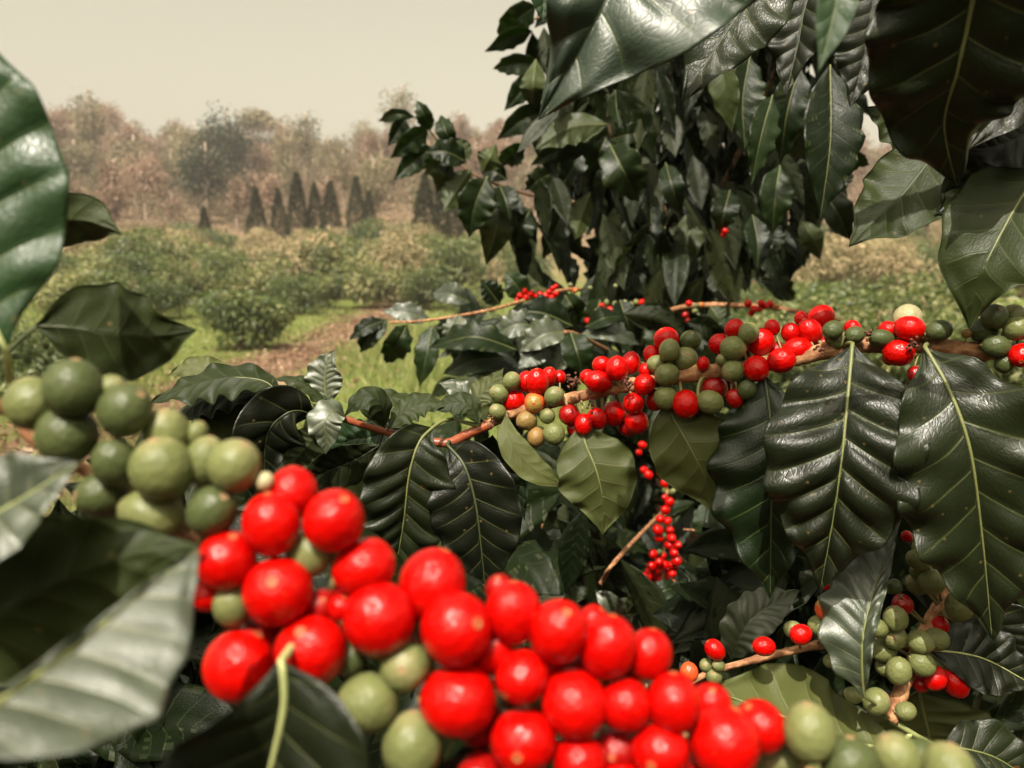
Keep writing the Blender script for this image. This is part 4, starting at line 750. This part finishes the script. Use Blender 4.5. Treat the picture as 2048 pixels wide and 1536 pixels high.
for ln in HL.strip().splitlines():
    for it in ln.split(';'):
        f = it.split()
        if not f: continue
        x1, y1, x2, y2, hw_, d_ = map(float, f[:6]); sd = int(f[6]); ro = float(f[7])
        mx_, my_ = (x1+x2)/2+random.uniform(-.06, .06)*(y2-y1), (y1+y2)/2-abs(x2-x1)*.10+random.uniform(-.05, .05)*(x2-x1)
        lit = (600 < y1 < 750 and 850 < x1 < 1290) or y1 > 1160  # leaves in sun, many given the top with light in its colour
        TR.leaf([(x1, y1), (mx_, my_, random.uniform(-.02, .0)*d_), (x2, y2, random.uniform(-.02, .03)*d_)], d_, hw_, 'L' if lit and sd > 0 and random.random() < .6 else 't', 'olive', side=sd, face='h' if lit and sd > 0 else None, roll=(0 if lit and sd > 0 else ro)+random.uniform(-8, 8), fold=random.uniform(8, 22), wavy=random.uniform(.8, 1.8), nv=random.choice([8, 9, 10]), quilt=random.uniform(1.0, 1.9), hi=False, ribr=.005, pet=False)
TR.done()
def inside(poly, x, y):
    c = False; j = len(poly)-1
    for i in range(len(poly)):
        xi, yi = poly[i]; xj, yj = poly[j]
        if (yi > y) != (yj > y) and x < (xj-xi)*(y-yi)/(yj-yi)+xi: c = not c
        j = i
    return c
def fill(poly, n, dr_, ang, spread, seed, acc, Lr=(.09, .15), dpow=1.0):
    r = random.Random(seed); xs = [p[0] for p in poly]; ys = [p[1] for p in poly]; k = 0
    while k < n:
        x, y = r.uniform(min(xs), max(xs)), r.uniform(min(ys), max(ys))
        if not inside(poly, x, y): continue
        k += 1; d = dr_[0]+(dr_[1]-dr_[0])*r.random()**dpow
        if 1215 < x < 1440 and 880 < y < 1220 and d < 1.32: continue
        p = P(x, y, d); a = math.radians(r.gauss(ang, spread)); to = r.gauss(0, .45)
        v = nrm(RT*math.cos(a)+UP*math.sin(a)-FW*to); L = r.uniform(*Lr); sag = np.array([0, 0, -L*r.uniform(.05, .25)])
        c = [p-v*L*.5, p+np.array([0, 0, L*.03]), p+v*L*.5+sag]; fc = nrm(nrm(CAM-p)+np.array([r.gauss(0, .6), r.gauss(0, .6), r.gauss(.25, .5)]))
        V, F, mi, uv, C, TN, Ln = leaf_core(np.array(c), L*r.uniform(.16, .22), fc, roll=0, side=r.choice([1, 1, 1, -1]), fold=r.uniform(5, 22), wavy=r.uniform(.6, 1.6), nv=r.choice([8, 9, 10]), quilt=r.uniform(.8, 1.8), nt_=14, nu=4, seed=seed*1000+k)
        acc.add(V, F, None, uv, r.random()); acc.mi.append(mi)
def canopy(acc, n, lo, hi, seed):  # unseen leaves overhead, added to shade the tree
    r = random.Random(seed)
    for k in range(n):
        p = np.array([r.uniform(lo[i], hi[i]) for i in range(3)]); a = r.uniform(0, 6.28); v = nrm(np.array([math.cos(a), math.sin(a), r.uniform(-.6, .2)])); L = r.uniform(.10, .16)
        c = np.array([p-v*L*.5, p+np.array([0, 0, L*.03]), p+v*L*.5-np.array([0, 0, L*.15])])
        V, F, mi, uv, C, TN, Ln = leaf_core(c, L*r.uniform(.17, .23), nrm(np.array([r.gauss(0, .4), r.gauss(0, .4), 1])), side=1, fold=r.uniform(5, 20), wavy=1, nv=9, quilt=1, nt_=10, nu=3, seed=seed*1000+k)
        acc.add(V, F, None, uv, r.random()); acc.mi.append(mi)
def foliage(root, jobs, label=None, name='foliage'):
    a = Acc(); a.mi = []
    for j in jobs:
        if j[0] == 'canopy': canopy(a, *j[1:])
        else: fill(*j[:-1], acc=a, **j[-1])
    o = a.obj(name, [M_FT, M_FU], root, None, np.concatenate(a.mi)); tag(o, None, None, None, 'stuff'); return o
crown = [(1040, 60), (1120, -60), (1300, -80), (1700, -80), (1740, 120), (1680, 300), (1640, 400), (1600, 520), (1500, 545), (1300, 560), (1180, 545), (1080, 540), (1010, 500), (1040, 420), (1090, 340), (1060, 260), (1090, 170)]
core = [(1140, 250), (1250, 120), (1330, -60), (1700, -60), (1700, 180), (1640, 330), (1590, 500), (1450, 540), (1230, 540), (1150, 420)]
low = [(930, 640), (1100, 590), (1300, 600), (1440, 640), (1500, 700), (1400, 800), (1000, 800), (880, 770), (900, 690)]
foliage(TR.root, [(crown, 340, (1.45, 2.3), -80, 24, 31, {}), (core, 420, (1.7, 2.4), -88, 16, 32, {}), (low, 110, (1.25, 1.9), -60, 50, 33, {}), ([(1180, 500), (1450, 500), (1410, 640), (1210, 640)], 90, (1.55, 2.2), -80, 30, 34, {}), ('canopy', 1150, (.22, .15, 2.40), (1.7, 2.6, 3.0), 51)])  # last job is the added overhead leaf layer that casts shade

# ---- the shaded coffee bush underneath
UBs = Branch('coffee_bush', 'deeply shaded coffee bush full of twigs and leaves beneath the hanging leaves', 'coffee bush', org=(1250, 1300, 1.2))
bb = at_ground(1300, 1.5); UBs.root.location = bb; UBs.org = np.array(bb)
r_ = random.Random(4)
for k in range(46):
    x, y, d = r_.uniform(880, 1900), r_.uniform(950, 1400), r_.uniform(.8, 1.5); a = r_.uniform(0, 3.14); l = r_.uniform(60, 200)
    UBs.stem([(x, y, d, r_.uniform(1.5, 3.5)), (x+math.cos(a)*l*.5+r_.uniform(-15, 15), y+math.sin(a)*l*.5, d+.03, 2.2), (x+math.cos(a)*l, y+math.sin(a)*l, d+.08, 1.2)], M_BARK if k % 2 else M_BARKT, 7, 'twig', .8)
xb, yb, db = w2p(bb)
UBs.stem([(xb, yb, db, 20), (1290, 1500, 1.6, 17), (1320, 1100, 1.7, 12), (1300, 900, 1.7, 8)], M_BARKT, 12, 'trunk')
shade = [(840, 860), (1500, 830), (1560, 1000), (1800, 1000), (2150, 1100), (2150, 1650), (600, 1650), (450, 1250), (600, 1000)]
shade2 = [(960, 900), (1480, 860), (1560, 1150), (1900, 1150), (2100, 1300), (2100, 1650), (1000, 1650)]
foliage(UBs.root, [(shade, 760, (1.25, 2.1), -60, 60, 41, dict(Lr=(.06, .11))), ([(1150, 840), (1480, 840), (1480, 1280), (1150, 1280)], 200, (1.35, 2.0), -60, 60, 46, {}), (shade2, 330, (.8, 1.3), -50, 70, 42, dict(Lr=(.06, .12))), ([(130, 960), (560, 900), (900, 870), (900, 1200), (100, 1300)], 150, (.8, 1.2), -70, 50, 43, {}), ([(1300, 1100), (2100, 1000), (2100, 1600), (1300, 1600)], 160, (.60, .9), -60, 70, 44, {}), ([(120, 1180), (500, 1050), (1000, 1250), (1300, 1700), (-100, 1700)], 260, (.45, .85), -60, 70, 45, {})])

# ------------------------------------------------------------------ haze
def haze():
    lo, hi = np.array([-230, -25, -1.5]), np.array([230, 300, 60.0])
    V = [(x, y, z) for x in (lo[0], hi[0]) for y in (lo[1], hi[1]) for z in (lo[2], hi[2])]
    F = np.array([(0, 1, 3, 2), (4, 6, 7, 5), (0, 4, 5, 1), (2, 3, 7, 6), (0, 2, 6, 4), (1, 5, 7, 3)])
    m = bpy.data.materials.new('haze'); m.use_nodes = True; nt = m.node_tree; nt.nodes.clear(); o_ = nt.nodes.new('ShaderNodeOutputMaterial')
    v = nt.nodes.new('ShaderNodeVolumePrincipled'); v.inputs['Color'].default_value = (.95, .86, .80, 1); v.inputs['Density'].default_value = HAZE; v.inputs['Anisotropy'].default_value = .0
    nt.links.new(v.outputs[0], o_.inputs['Volume'])
    o = bpy.data.objects.new('haze', mesh_np('haze', V, [F], [m], smooth=False)); link(o); tag(o, kind='stuff'); o['label'] = 'thin warm haze in the air over the valley'; o['category'] = 'haze'
HAZE = .0009
haze()
SC.cycles.volume_bounces = 0
